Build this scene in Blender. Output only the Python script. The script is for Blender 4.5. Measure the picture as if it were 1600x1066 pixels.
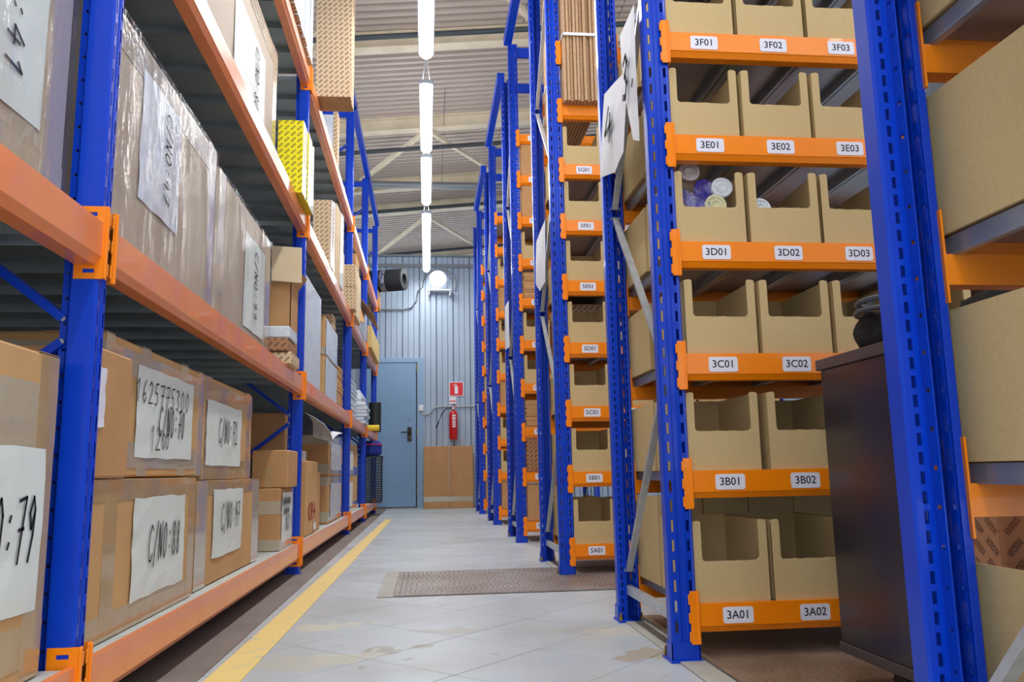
import bpy, math, random
from math import sin, cos, pi, radians, degrees
from mathutils import Vector, Matrix
random.seed(7)
C = bpy.context.scene.collection
scene = bpy.context.scene
for o in list(bpy.data.objects): bpy.data.objects.remove(o)

# ---------------------------------------------------------------- camera
F_PX, PITCH, YAW, ROLL, CAMH = 1267.85, .1597155, .1062639, -.0183207, .48
cd = bpy.data.cameras.new('camera'); cam = bpy.data.objects.new('camera', cd); C.objects.link(cam)
fw = Vector((sin(YAW)*cos(PITCH), cos(YAW)*cos(PITCH), sin(PITCH)))
rt = Vector((cos(YAW), -sin(YAW), 0)); up = rt.cross(fw)
r2 = rt*cos(ROLL)+up*sin(ROLL); u2 = -rt*sin(ROLL)+up*cos(ROLL)
m = Matrix.Identity(4)
for i in range(3): m[i][0], m[i][1], m[i][2] = r2[i], u2[i], -fw[i]
m[2][3] = CAMH
cam.matrix_world = m
cd.sensor_width = 36; cd.lens = F_PX/1600*36; cd.clip_start = .02; cd.clip_end = 200
scene.camera = cam
# ---------------------------------------------------------------- world / light / exposure
w = bpy.data.worlds.new('world'); scene.world = w; w.use_nodes = True
bg = w.node_tree.nodes['Background']; bg.inputs[0].default_value = (.86, .93, 1, 1); bg.inputs[1].default_value = 1.25
scene.view_settings.view_transform = 'Standard'; scene.view_settings.look = 'None'
scene.view_settings.gamma = 1; scene.view_settings.use_curve_mapping = False
scene.view_settings.exposure = 1.02
LAMP_W = 7.0; UP_W = 2.6; EMIT = 9.0
HALL_W = 60.0
def area_light(name, loc, sx, sy, watts, rot=(0, 0, 0), col=(1, .985, .96), parent=None):
    l = bpy.data.lights.new(name, 'AREA'); l.shape = 'RECTANGLE'; l.size = sx; l.size_y = sy
    l.energy = watts; l.color = col
    o = bpy.data.objects.new(name, l); o.location = loc; o.rotation_euler = rot; C.objects.link(o)
    if parent: o.parent = parent
    return o

# ---------------------------------------------------------------- helpers
def lin(r, g, b):
    f = lambda c: (c/255/12.92) if c/255 <= .04045 else ((c/255+.055)/1.055)**2.4
    return (f(r), f(g), f(b), 1)
MAT = {}
def mat(name, rgb, rough=.5, metal=0, noise=None, bump=None, coat=0, spec=.5, emit=0, alpha=None):
    """noise=(scale, amount, (r,g,b)) mixes a second colour; bump=(scale,strength)"""
    if name in MAT: return MAT[name]
    M = bpy.data.materials.new(name); M.use_nodes = True; nt = M.node_tree; N = nt.nodes; L = nt.links
    b = N['Principled BSDF']; col = lin(*rgb)
    b.inputs['Base Color'].default_value = col
    b.inputs['Roughness'].default_value = rough; b.inputs['Metallic'].default_value = metal
    b.inputs['Coat Weight'].default_value = coat; b.inputs['Specular IOR Level'].default_value = spec
    geo = N.new('ShaderNodeNewGeometry')
    if noise:
        n = N.new('ShaderNodeTexNoise'); n.inputs['Scale'].default_value = noise[0]; n.inputs['Detail'].default_value = 5
        L.new(geo.outputs['Position'], n.inputs['Vector'])
        r = N.new('ShaderNodeMapRange'); r.inputs[1].default_value = .38; r.inputs[2].default_value = .68
        r.inputs[3].default_value = 0; r.inputs[4].default_value = noise[1]
        L.new(n.outputs['Fac'], r.inputs[0])
        mx = N.new('ShaderNodeMix'); mx.data_type = 'RGBA'; mx.inputs[6].default_value = col; mx.inputs[7].default_value = lin(*noise[2])
        L.new(r.outputs[0], mx.inputs[0]); L.new(mx.outputs[2], b.inputs['Base Color'])
    if bump:
        n2 = N.new('ShaderNodeTexNoise'); n2.inputs['Scale'].default_value = bump[0]; n2.inputs['Detail'].default_value = 3
        L.new(geo.outputs['Position'], n2.inputs['Vector'])
        bp = N.new('ShaderNodeBump'); bp.inputs['Strength'].default_value = bump[1]; bp.inputs['Distance'].default_value = .004
        L.new(n2.outputs['Fac'], bp.inputs['Height']); L.new(bp.outputs[0], b.inputs['Normal'])
    if emit:
        b.inputs['Emission Color'].default_value = col; b.inputs['Emission Strength'].default_value = emit
    if alpha is not None: b.inputs['Alpha'].default_value = alpha
    MAT[name] = M; return M

blue = mat('blue_paint', (0, 62, 196), .33, coat=.12, spec=.35, noise=(14, .25, (0, 50, 178)))
orange = mat('orange_paint', (255, 142, 0), .32, coat=.2, noise=(10, .3, (250, 128, 0)))
orange2 = mat('salmon_orange_paint', (241, 142, 86), .32, coat=.4, noise=(9, .5, (236, 128, 70)), bump=(60, .06))
galv = mat('galvanised_steel', (196, 202, 208), .34, .5, noise=(30, .5, (160, 168, 176)))
galv2 = mat('galvanised_deck', (172, 182, 192), .36, .6, noise=(12, .5, (150, 160, 170)))
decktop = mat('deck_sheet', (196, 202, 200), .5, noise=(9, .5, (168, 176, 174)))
deckund = mat('deck_galvanised_shaded', (158, 168, 170), .4, .4, noise=(9, .5, (136, 146, 148)))  # galvanised underside; shade below the shelves is put into its darker colour
card = mat('bin_cardboard', (202, 178, 128), .8, noise=(160, .35, (186, 160, 110)), bump=(300, .08))
cardin = mat('bin_cardboard_inside_shaded', (158, 122, 80), .85, noise=(40, .3, (156, 122, 82)))  # same cardboard, browned so the shade inside the bins is in the colour
cut = mat('torn_cardboard_edge', (232, 214, 176), .9)
box_tan = mat('carton_tan', (205, 162, 108), .75, noise=(6, .5, (192, 148, 96)), bump=(200, .06))
box_kraft = mat('carton_kraft', (196, 148, 98), .75, noise=(8, .5, (178, 132, 84)), bump=(200, .06))
box_grey = mat('carton_reflection_grey', (190, 175, 155), .6, noise=(5, .5, (178, 160, 138)), bump=(90, .05))  # kraft card with grey reflections put into its colour
box_dark = mat('carton_brown_shaded', (150, 104, 66), .8, noise=(10, .5, (128, 86, 54)))  # kraft darkened: shade deep in the rack is painted into this brown
beige = mat('board_beige', (224, 202, 166), .75, noise=(12, .4, (208, 184, 146)))
tape = mat('packing_tape', (184, 156, 112), .18, coat=.7, noise=(18, .5, (168, 136, 84)), bump=(45, .25))
tape_g = mat('clear_tape', (186, 174, 152), .14, coat=.8, bump=(55, .35))
paper = mat('white_paper', (226, 233, 230), .55, noise=(6, .4, (212, 220, 206)), bump=(16, .35))
sheet = mat('sign_paper', (226, 232, 242), .6, bump=(9, .4))
plate = mat('label_white', (232, 232, 244), .45)
ink = mat('black_ink', (24, 22, 34), .6)
inkred = mat('red_ink', (196, 40, 30), .6)
black = mat('black_plastic', (30, 32, 36), .45)
blackfab = mat('black_fabric', (20, 21, 23), .85, bump=(180, .4))
greyplas = mat('grey_plastic', (74, 82, 92), .4)
cabm = mat('dark_laminate', (50, 45, 50), .22, noise=(7, .6, (46, 42, 48)), bump=(30, .04))
cabedge = mat('dark_edging', (72, 66, 68), .35)
white = mat('white_plastic', (232, 236, 240), .4)
red = mat('fire_red', (205, 22, 26), .3, coat=.5)
redsign = mat('sign_red', (226, 28, 40), .4)
brass = mat('brass', (176, 150, 84), .3, .9)
steel = mat('bolt_steel', (196, 200, 206), .3, .9)
doorm = mat('door_blue_grey', (128, 164, 200), .4, noise=(3, .4, (118, 152, 188)))
wallm = mat('wall_sheet', (166, 184, 204), .4, .1, noise=(2, .5, (150, 168, 188)))
roofm = mat('roof_sheet', (204, 190, 180), .5, .1, noise=(1.2, .5, (188, 174, 164)))
cream = mat('cream_steel', (236, 222, 196), .55, noise=(5, .4, (192, 176, 148)))
pipe = mat('dark_pipe', (58, 66, 72), .5)
greypipe = mat('grey_pipe', (128, 134, 140), .45, .3)
concrete = mat('floor_joint_concrete', (142, 140, 138), .8, noise=(5, .5, (120, 117, 114)))
darkfloor = mat('floor_under_rack_shaded', (128, 118, 112), .75, noise=(4, .6, (108, 98, 92)))  # untiled concrete, its colour also darkened for shade below the rack
curb = mat('floor_edging', (176, 176, 168), .6, noise=(8, .5, (150, 148, 138)))
teal = mat('teal_card', (30, 132, 140), .6)
bluefab = mat('blue_fabric', (26, 48, 150), .8, bump=(60, .3))
yellowp = mat('yellow_plastic', (236, 200, 40), .45)
green = mat('green_plastic', (70, 170, 60), .5)
lidblue = mat('lid_blue', (20, 16, 150), .35)
lidwhite = mat('lid_white', (226, 234, 240), .35)
lidcream = mat('lid_cream', (226, 224, 176), .35)
lidclear = mat('lid_frosted', (186, 178, 176), .3)
wrapwhite = mat('white_wrap', (214, 222, 232), .35, noise=(14, .7, (188, 198, 212)), bump=(22, .7), coat=.4)
glow = mat('lamp_glow', (255, 255, 255), .5, emit=EMIT)
glow2 = mat('bulkhead_glow', (255, 255, 255), .5, emit=2.2)

def film(name, fac=.14, scale=14):
    M = bpy.data.materials.new(name); M.use_nodes = True; nt = M.node_tree; N = nt.nodes; L = nt.links
    N.remove(N['Principled BSDF']); out = N['Material Output']
    tr = N.new('ShaderNodeBsdfTransparent'); gl = N.new('ShaderNodeBsdfGlossy'); gl.inputs['Roughness'].default_value = .1
    tr.inputs[0].default_value = (.95, .96, .97, 1)
    mx = N.new('ShaderNodeMixShader'); mp = N.new('ShaderNodeMapping'); mp.inputs['Scale'].default_value = (1, 1, .3)
    geo = N.new('ShaderNodeNewGeometry'); n = N.new('ShaderNodeTexNoise'); n.inputs['Scale'].default_value = scale; n.inputs['Detail'].default_value = 6
    L.new(geo.outputs['Position'], mp.inputs[0]); L.new(mp.outputs[0], n.inputs['Vector'])
    bp = N.new('ShaderNodeBump'); bp.inputs['Strength'].default_value = .9; bp.inputs['Distance'].default_value = .02
    L.new(n.outputs['Fac'], bp.inputs['Height']); L.new(bp.outputs[0], gl.inputs['Normal'])
    r = N.new('ShaderNodeMapRange'); r.inputs[1].default_value = .4; r.inputs[2].default_value = .75; r.inputs[3].default_value = fac*.5; r.inputs[4].default_value = fac*2.2
    L.new(n.outputs['Fac'], r.inputs[0]); L.new(r.outputs[0], mx.inputs[0])
    L.new(tr.outputs[0], mx.inputs[1]); L.new(gl.outputs[0], mx.inputs[2]); L.new(mx.outputs[0], out.inputs[0])
    MAT[name] = M; return M
filmm = film('stretch_film', .13, 9); bagm = film('clear_bag', .12, 30)

def printed(name, base, ink_rgb, pw=.037, ph=.021, rough=.75):
    """card printed all over with slanted small dashes (flat print)"""
    M = bpy.data.materials.new(name); M.use_nodes = True; nt = M.node_tree; N = nt.nodes; L = nt.links
    b = N['Principled BSDF']; b.inputs['Roughness'].default_value = rough
    geo = N.new('ShaderNodeNewGeometry'); sp = N.new('ShaderNodeSeparateXYZ'); L.new(geo.outputs['Position'], sp.inputs[0])
    def mth(op, a, c):
        q = N.new('ShaderNodeMath'); q.operation = op
        for i, v in enumerate((a, c)):
            if isinstance(v, (int, float)): q.inputs[i].default_value = v
            else: L.new(v, q.inputs[i])
        return q.outputs[0]
    u = mth('ADD', sp.outputs[0], sp.outputs[1]); v = sp.outputs[2]
    a = mth('ADD', u, v); c = mth('SUBTRACT', u, v)
    cb = N.new('ShaderNodeCombineXYZ'); L.new(a, cb.inputs[0]); L.new(c, cb.inputs[1])
    br = N.new('ShaderNodeTexBrick'); L.new(cb.outputs[0], br.inputs['Vector'])
    br.inputs['Color1'].default_value = lin(*ink_rgb); br.inputs['Color2'].default_value = lin(*[min(255, int(k*1.15)) for k in ink_rgb])
    br.inputs['Mortar'].default_value = lin(*base); br.inputs['Scale'].default_value = 1
    br.inputs['Mortar Size'].default_value = ph*.4; br.inputs['Brick Width'].default_value = pw*1.6; br.inputs['Row Height'].default_value = ph*1.5
    br.inputs['Mortar Smooth'].default_value = .1
    # a light gap through every dash, like the small lettering of the print
    wv = N.new('ShaderNodeTexNoise'); wv.inputs['Scale'].default_value = 260; L.new(cb.outputs[0], wv.inputs['Vector'])
    mx = N.new('ShaderNodeMix'); mx.data_type = 'RGBA'; mx.inputs[7].default_value = lin(*base)
    r = N.new('ShaderNodeMapRange'); r.inputs[1].default_value = .45; r.inputs[2].default_value = .6; r.inputs[4].default_value = .75
    L.new(wv.outputs['Fac'], r.inputs[0]); L.new(r.outputs[0], mx.inputs[0]); L.new(br.outputs['Color'], mx.inputs[6])
    L.new(mx.outputs[2], b.inputs['Base Color'])
    MAT[name] = M; return M
prt = printed('printed_kraft', (222, 194, 156), (120, 96, 74))
prt_dark = printed('printed_kraft_brown', (172, 124, 88), (96, 62, 44))
prt_yel = printed('printed_yellow', (244, 228, 20), (120, 116, 30))

def floor_mat():
    M = bpy.data.materials.new('floor_tile_stone'); M.use_nodes = True; nt = M.node_tree; N = nt.nodes; L = nt.links
    b = N['Principled BSDF']; geo = N.new('ShaderNodeNewGeometry')
    def noise(s, d=6):
        n = N.new('ShaderNodeTexNoise'); n.inputs['Scale'].default_value = s; n.inputs['Detail'].default_value = d
        L.new(geo.outputs['Position'], n.inputs['Vector']); return n.outputs['Fac']
    def rng(f, a, c, lo, hi):
        r = N.new('ShaderNodeMapRange'); r.inputs[1].default_value = a; r.inputs[2].default_value = c
        r.inputs[3].default_value = lo; r.inputs[4].default_value = hi; L.new(f, r.inputs[0]); return r.outputs[0]
    def mix(f, A, B):
        mx = N.new('ShaderNodeMix'); mx.data_type = 'RGBA'
        L.new(f, mx.inputs[0])
        for i, v in ((6, A), (7, B)):
            if isinstance(v, tuple): mx.inputs[i].default_value = v
            else: L.new(v, mx.inputs[i])
        return mx.outputs[2]
    oi = N.new('ShaderNodeObjectInfo')
    c = mix(rng(oi.outputs['Random'], 0, 1, 0, .5), lin(184, 193, 200), lin(172, 181, 188))
    c = mix(rng(noise(2.2), .45, .7, 0, .55), c, lin(164, 163, 156))
    c = mix(rng(noise(190, 2), .6, .72, 0, .5), c, lin(150, 152, 152))
    c = mix(rng(noise(14), .66, .72, 0, .7), c, lin(150, 142, 124))
    # two old spill marks with a shape of their own
    for (px, py, rad, colr) in ((-.12, 2.36, .10, lin(152, 146, 126)), (-.22, 2.30, .14, lin(200, 200, 182)), (-.34, 2.25, .16, lin(186, 186, 172)), (-.3, 2.75, .12, lin(204, 200, 180)), (.1, 2.62, .1, lin(170, 168, 160)), (-.02, 2.4, .07, lin(150, 146, 132)), (.62, 2.2, .14, lin(170, 150, 118)), (.55, 2.5, .16, lin(196, 194, 176))):
        vm = N.new('ShaderNodeVectorMath'); vm.operation = 'SUBTRACT'; L.new(geo.outputs['Position'], vm.inputs[0]); vm.inputs[1].default_value = (px, py, 0)
        vs = N.new('ShaderNodeVectorMath'); vs.operation = 'MULTIPLY'; L.new(vm.outputs[0], vs.inputs[0]); vs.inputs[1].default_value = (1, 1.8, 0)
        ln = N.new('ShaderNodeVectorMath'); ln.operation = 'LENGTH'; L.new(vs.outputs[0], ln.inputs[0])
        nz = rng(noise(9), .3, .7, -rad*.8, rad*.8)
        ad = N.new('ShaderNodeMath'); ad.operation = 'ADD'; L.new(ln.outputs['Value'], ad.inputs[0]); L.new(nz, ad.inputs[1])
        c = mix(rng(ad.outputs[0], rad*.9, rad*.75, 0, .7), c, colr)
    L.new(c, b.inputs['Base Color'])
    L.new(rng(noise(5), .3, .7, .32, .5), b.inputs['Roughness'])
    bp = N.new('ShaderNodeBump'); bp.inputs['Strength'].default_value = .12; bp.inputs['Distance'].default_value = .003
    L.new(noise(60), bp.inputs['Height']); L.new(bp.outputs[0], b.inputs['Normal'])
    MAT['tile'] = M; return M
tilem = floor_mat()
def paint_mat():
    M = bpy.data.materials.new('floor_line_yellow'); M.use_nodes = True; nt = M.node_tree; N = nt.nodes; L = nt.links
    b = N['Principled BSDF']; b.inputs['Roughness'].default_value = .5
    geo = N.new('ShaderNodeNewGeometry'); n = N.new('ShaderNodeTexNoise'); n.inputs['Scale'].default_value = 16; n.inputs['Detail'].default_value = 8
    L.new(geo.outputs['Position'], n.inputs['Vector'])
    r = N.new('ShaderNodeMapRange'); r.inputs[1].default_value = .56; r.inputs[2].default_value = .74; r.inputs[4].default_value = .9; L.new(n.outputs['Fac'], r.inputs[0])
    mx = N.new('ShaderNodeMix'); mx.data_type = 'RGBA'; mx.inputs[6].default_value = lin(238, 210, 130); mx.inputs[7].default_value = lin(206, 198, 170)
    L.new(r.outputs[0], mx.inputs[0]); L.new(mx.outputs[2], b.inputs['Base Color']); MAT['yl'] = M; return M
yl = paint_mat()
def tread_mat(name, base, dark):
    M = bpy.data.materials.new(name); M.use_nodes = True; nt = M.node_tree; N = nt.nodes; L = nt.links
    b = N['Principled BSDF']; b.inputs['Roughness'].default_value = .45; b.inputs['Metallic'].default_value = .25
    geo = N.new('ShaderNodeNewGeometry'); n = N.new('ShaderNodeTexNoise'); n.inputs['Scale'].default_value = 4; n.inputs['Detail'].default_value = 7
    L.new(geo.outputs['Position'], n.inputs['Vector'])
    mx = N.new('ShaderNodeMix'); mx.data_type = 'RGBA'; mx.inputs[6].default_value = lin(*base); mx.inputs[7].default_value = lin(*dark)
    r = N.new('ShaderNodeMapRange'); r.inputs[1].default_value = .35; r.inputs[2].default_value = .65; L.new(n.outputs['Fac'], r.inputs[0])
    L.new(r.outputs[0], mx.inputs[0]); L.new(mx.outputs[2], b.inputs['Base Color']); MAT[name] = M; return M
tread = tread_mat('tread_plate', (156, 150, 146), (132, 116, 104))
tread2 = tread_mat('tread_plate_worn', (168, 146, 126), (128, 108, 90))

# --- mesh builder
class MB:
    def __init__(s): s.v = []; s.f = []; s.mi = []; s.smooth = False
    def poly(s, pts, mi=0):
        n = len(s.v); s.v += [tuple(p) for p in pts]; s.f.append(tuple(range(n, n+len(pts)))); s.mi.append(mi); return s
    def box(s, x0, x1, y0, y1, z0, z1, mi=0, bev=0):
        if bev:
            b = bev; n = len(s.v)
            # chamfered box: 24 verts
            idx = {}
            for ix, X in ((0, x0), (1, x1)):
                for iy, Y in ((0, y0), (1, y1)):
                    for iz, Z in ((0, z0), (1, z1)):
                        sx = b if ix == 0 else -b; sy = b if iy == 0 else -b; sz = b if iz == 0 else -b
                        for a, p in enumerate(((X, Y+sy, Z+sz), (X+sx, Y, Z+sz), (X+sx, Y+sy, Z))):
                            idx[ix, iy, iz, a] = len(s.v); s.v.append(p)
            g = lambda ix, iy, iz, a: idx[ix, iy, iz, a]
            F = []
            F.append([g(0,0,0,0), g(0,0,1,0), g(0,1,1,0), g(0,1,0,0)]); F.append([g(1,0,0,0), g(1,1,0,0), g(1,1,1,0), g(1,0,1,0)])
            F.append([g(0,0,0,1), g(1,0,0,1), g(1,0,1,1), g(0,0,1,1)]); F.append([g(0,1,0,1), g(0,1,1,1), g(1,1,1,1), g(1,1,0,1)])
            F.append([g(0,0,0,2), g(0,1,0,2), g(1,1,0,2), g(1,0,0,2)]); F.append([g(0,0,1,2), g(1,0,1,2), g(1,1,1,2), g(0,1,1,2)])
            for i in (0, 1):
                for j in (0, 1):
                    F.append([g(i,j,0,0), g(i,j,0,1), g(i,j,1,1), g(i,j,1,0)])
                    F.append([g(i,0,j,0), g(i,1,j,0), g(i,1,j,2), g(i,0,j,2)])
                    F.append([g(0,i,j,1), g(0,i,j,2), g(1,i,j,2), g(1,i,j,1)])
                    for k in (0, 1): F.append([g(i,j,k,0), g(i,j,k,1), g(i,j,k,2)])
            s.f += [tuple(q) for q in F]; s.mi += [mi]*len(F); s.fix = True
            return s
        n = len(s.v)
        s.v += [(x0,y0,z0),(x1,y0,z0),(x1,y1,z0),(x0,y1,z0),(x0,y0,z1),(x1,y0,z1),(x1,y1,z1),(x0,y1,z1)]
        for q in ((3,2,1,0),(4,5,6,7),(0,1,5,4),(1,2,6,5),(2,3,7,6),(3,0,4,7)): s.f.append(tuple(n+i for i in q)); s.mi.append(mi)
        return s
    def prism_x(s, prof, x0, x1, mi=0):   # prof: list of (y,z)
        n = len(s.v); k = len(prof)
        s.v += [(x0, y, z) for y, z in prof]+[(x1, y, z) for y, z in prof]
        for i in range(k):
            j = (i+1) % k; s.f.append((n+i, n+j, n+k+j, n+k+i)); s.mi.append(mi)
        s.f.append(tuple(n+i for i in range(k-1, -1, -1))); s.mi.append(mi)
        s.f.append(tuple(n+k+i for i in range(k))); s.mi.append(mi); return s
    def tube(s, pts, r, seg=8, mi=0, cap=True):
        pts = [Vector(p) for p in pts]; rings = []
        for i, p in enumerate(pts):
            d = (pts[min(i+1, len(pts)-1)]-pts[max(i-1, 0)]).normalized()
            a = d.cross(Vector((0, 0, 1)) if abs(d.z) < .9 else Vector((1, 0, 0))).normalized(); b = d.cross(a)
            rr = r[i] if isinstance(r, (list, tuple)) else r
            rings.append(len(s.v))
            for k in range(seg):
                t = 2*pi*k/seg; s.v.append(tuple(p+(a*cos(t)+b*sin(t))*rr))
        for i in range(len(rings)-1):
            for k in range(seg):
                k2 = (k+1) % seg; s.f.append((rings[i]+k, rings[i]+k2, rings[i+1]+k2, rings[i+1]+k)); s.mi.append(mi)
        if cap:
            s.f.append(tuple(rings[0]+k for k in range(seg))); s.mi.append(mi)
            s.f.append(tuple(rings[-1]+k for k in range(seg-1, -1, -1))); s.mi.append(mi)
        s.fix = True; return s
    def bar(s, a, b, wx, wy, mi=0, upv=(0, 0, 1)):
        a = Vector(a); b = Vector(b); d = (b-a).normalized(); u = Vector(upv); sd = d.cross(u).normalized(); u = sd.cross(d)
        n = len(s.v)
        for p in (a, b):
            for i, j in ((-1,-1),(1,-1),(1,1),(-1,1)): s.v.append(tuple(p+sd*wx*i/2+u*wy*j/2))
        for q in ((0,1,2,3),(7,6,5,4),(0,4,5,1),(1,5,6,2),(2,6,7,3),(3,7,4,0)): s.f.append(tuple(n+i for i in q)); s.mi.append(mi)
        s.fix = True; return s
    def lathe(s, prof, seg=20, mi=0, M=None):  # prof (r,z)
        n0 = len(s.v); k = len(prof)
        for i in range(seg):
            t = 2*pi*i/seg
            for r, z in prof:
                p = Vector((r*cos(t), r*sin(t), z)); s.v.append(tuple(M @ p if M else p))
        for i in range(seg):
            j = (i+1) % seg
            for q in range(k-1): s.f.append((n0+i*k+q, n0+j*k+q, n0+j*k+q+1, n0+i*k+q+1)); s.mi.append(mi)
        s.fix = True; return s
    def mesh(s, name, mats):
        me = bpy.data.meshes.new(name); me.from_pydata(s.v, [], s.f)
        for m_ in mats: me.materials.append(m_)
        me.polygons.foreach_set('material_index', s.mi)
        if s.smooth: me.polygons.foreach_set('use_smooth', [True]*len(s.f))
        if getattr(s, 'fix', False):
            import bmesh; b = bmesh.new(); b.from_mesh(me); bmesh.ops.remove_doubles(b, verts=b.verts, dist=1e-6)
            bmesh.ops.recalc_face_normals(b, faces=b.faces); b.to_mesh(me); b.free()
        me.update(); return me
    def build(s, name, mats, parent=None, loc=None):
        if not isinstance(mats, (list, tuple)): mats = [mats]
        o = bpy.data.objects.new(name, s.mesh(name, mats)); C.objects.link(o)
        if parent: o.parent = parent
        if loc: o.location = loc
        return o
def tag(o, label, cat, group=None):
    o['label'] = label; o['category'] = cat
    if group: o['group'] = group
    return o
def empty(name, loc=(0, 0, 0), rz=0, parent=None):
    o = bpy.data.objects.new(name, None); o.location = loc; o.rotation_euler = (0, 0, rz); o.empty_display_size = .05
    C.objects.link(o)
    if parent: o.parent = parent
    return o
def struct(o): o['kind'] = 'structure'; return o
def stuff(o): o['kind'] = 'stuff'; return o
def inst(name, me, parent, loc=(0, 0, 0), rot=(0, 0, 0), sc=None):
    o = bpy.data.objects.new(name, me); C.objects.link(o); o.parent = parent; o.location = loc; o.rotation_euler = rot
    if sc: o.scale = sc
    return o
def copy_tree(o, parent=None):
    c = o.copy(); C.objects.link(c)
    if parent is not None: c.parent = parent
    for ch in list(o.children): copy_tree(ch, c)
    return c
def solid(o, t=.002):
    md = o.modifiers.new('thickness', 'SOLIDIFY'); md.thickness = t; md.offset = 0; return o
def smooth(o):
    o.data.polygons.foreach_set('use_smooth', [True]*len(o.data.polygons)); return o

# --- lettering
_tc = {}
def text_geo(s, size):
    if (s, size) in _tc: return _tc[s, size]
    cu = bpy.data.curves.new('t', 'FONT'); cu.body = s; cu.size = size; cu.align_x = 'CENTER'; cu.align_y = 'CENTER'; cu.resolution_u = 3; cu.offset = size*.012
    o = bpy.data.objects.new('t', cu); C.objects.link(o); dg = bpy.context.evaluated_depsgraph_get(); e = o.evaluated_get(dg)
    me = e.to_mesh(); r = ([tuple(v.co) for v in me.vertices], [tuple(p.vertices) for p in me.polygons])
    e.to_mesh_clear(); bpy.data.objects.remove(o); _tc[s, size] = r; return r
def add_text(mb, s, size, o, u, v, mi, sx=1.0):
    vs, fs = text_geo(s, size); n = len(mb.v); o = Vector(o); u = Vector(u); v = Vector(v)
    mb.v += [tuple(o+u*x*sx+v*y) for x, y, _ in vs]
    for f in fs: mb.f.append(tuple(n+i for i in f)); mb.mi.append(mi)
ST = {'C': [[(.9,.85),(.6,1),(.2,.8),(.05,.4),(.25,.05),(.6,0),(.9,.2)]], '/': [[(.1,-.15),(.8,1.1)]], '.': [[(.4,0),(.5,.08)]],
 'N': [[(.1,0),(.15,1),(.7,.05),(.8,1.05)]], 'O': [[(.5,1),(.15,.8),(.1,.25),(.4,0),(.75,.2),(.8,.75),(.5,1)]], ':': [[(.4,.25),(.5,.33)],[(.4,.65),(.5,.73)]],
 '0': [[(.5,1),(.2,.75),(.15,.25),(.45,0),(.75,.3),(.75,.8),(.5,1)]], '1': [[(.25,.75),(.55,1),(.5,0)]], '2': [[(.15,.8),(.45,1),(.75,.8),(.6,.45),(.1,.02),(.9,.05)]],
 '3': [[(.15,.9),(.5,1),(.75,.8),(.4,.55),(.75,.3),(.5,0),(.1,.1)]], '4': [[(.5,1),(.1,.4),(.85,.42)],[(.65,.75),(.6,0)]], '5': [[(.8,1),(.3,.97),(.2,.55),(.6,.55),(.75,.25),(.45,0),(.1,.08)]],
 '6': [[(.7,1),(.3,.65),(.15,.25),(.45,0),(.75,.2),(.55,.45),(.2,.3)]], '7': [[(.1,.95),(.85,1),(.4,0)],[(.25,.5),(.8,.52)]],
 '8': [[(.5,.52),(.2,.8),(.5,1),(.75,.8),(.5,.52),(.2,.2),(.5,0),(.8,.2),(.5,.52)]], '9': [[(.75,.75),(.45,.5),(.2,.75),(.5,1),(.75,.8),(.7,.4),(.4,0)]],
 'R': [[(.15,0),(.15,1),(.7,.85),(.6,.5),(.15,.5),(.8,0)]], 'K': [[(.15,0),(.15,1)],[(.8,1),(.15,.45),(.85,0)]], '~': [[(0,.2),(.2,.8),(.35,.1),(.5,.9),(.65,.2),(.85,.7),(1,.3)]], ' ': []}
def hand(mb, s, o, u, v, cw, ch, t, mi, slant=.05):
    """handwriting: ribbons of width t on the plane o + a*u + b*v, centred on o"""
    o = Vector(o); u = Vector(u); v = Vector(v); W = len(s)*cw; t *= 1.25
    for i, c in enumerate(s):
        for st in ST.get(c, []):
            pts = [((x*cw*.85 + i*cw - W/2 + slant*y*ch), (y-.5)*ch) for x, y in st]
            for (a, b), (c2, d2) in zip(pts, pts[1:]):
                dx, dy = c2-a, d2-b; L_ = math.hypot(dx, dy) or 1; nx, ny = -dy/L_*t/2, dx/L_*t/2; ex, ey = dx/L_*t*.3, dy/L_*t*.3
                q = [(a+nx-ex, b+ny-ey), (c2+nx+ex, d2+ny+ey), (c2-nx+ex, d2-ny+ey), (a-nx-ex, b-ny-ey)]
                mb.poly([o+u*p+v*r for p, r in q], mi)

# ================================================================ SETTING
# ---- floor
HX0, HX1, HY0, HY1 = -6.0, 8.0, -4.0, 22.0
fl = MB().box(HX0, HX1, HY0, HY1, -.12, -.006).build('floor', concrete); struct(fl)
TA, TB = .302, .35
ang = radians(46.2); ea = Vector((cos(ang), sin(ang), 0)); eb = Vector((-sin(ang), cos(ang), 0))
# joints: lines along ea at offsets (along eb) 1.377+k*TA ... lines along eb at offsets (along ea) 1.53+k*TB
tme = MB().box(.0013, TB-.0013, .0013, TA-.0013, -.006, 0, bev=.0008).mesh('floor_tile', [tilem])
rest = MB(); nt_ = 0
EA, EB = eb.copy(), ea.copy()
for i in range(-40, 60):
    for j in range(-60, 60):
        base = ea*(1.53+i*TB-0.0)+eb*(1.075+j*TA)
        cx = base + ea*TB/2+eb*TA/2
        if not (HX0 < cx.x < HX1 and HY0 < cx.y < 11.9): continue
        if -.72 < cx.x < .9 and 1.3 < cx.y < 11.7 or (.9 <= cx.x < 1.3 and 2.75 < cx.y < 3.8):
            o = inst('floor_tile', tme, fl, base, (0, 0, ang)); nt_ += 1
            o.rotation_euler.x = random.uniform(-.0012, .0012)
        elif cx.x > -.9 and (cx.x < 5):
            q = [base+ea*.002+eb*.002, base+ea*(TB-.002)+eb*.002, base+ea*(TB-.002)+eb*(TA-.002), base+ea*.002+eb*(TA-.002)]
            rest.poly([(p.x, p.y, 0) for p in q])
stuff(rest.build('floor_tile', tilem, fl))
MB().box(HX0, -.545, HY0, 11.9, -.006, .003).build('slab_under_rack', darkfloor, fl)
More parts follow.
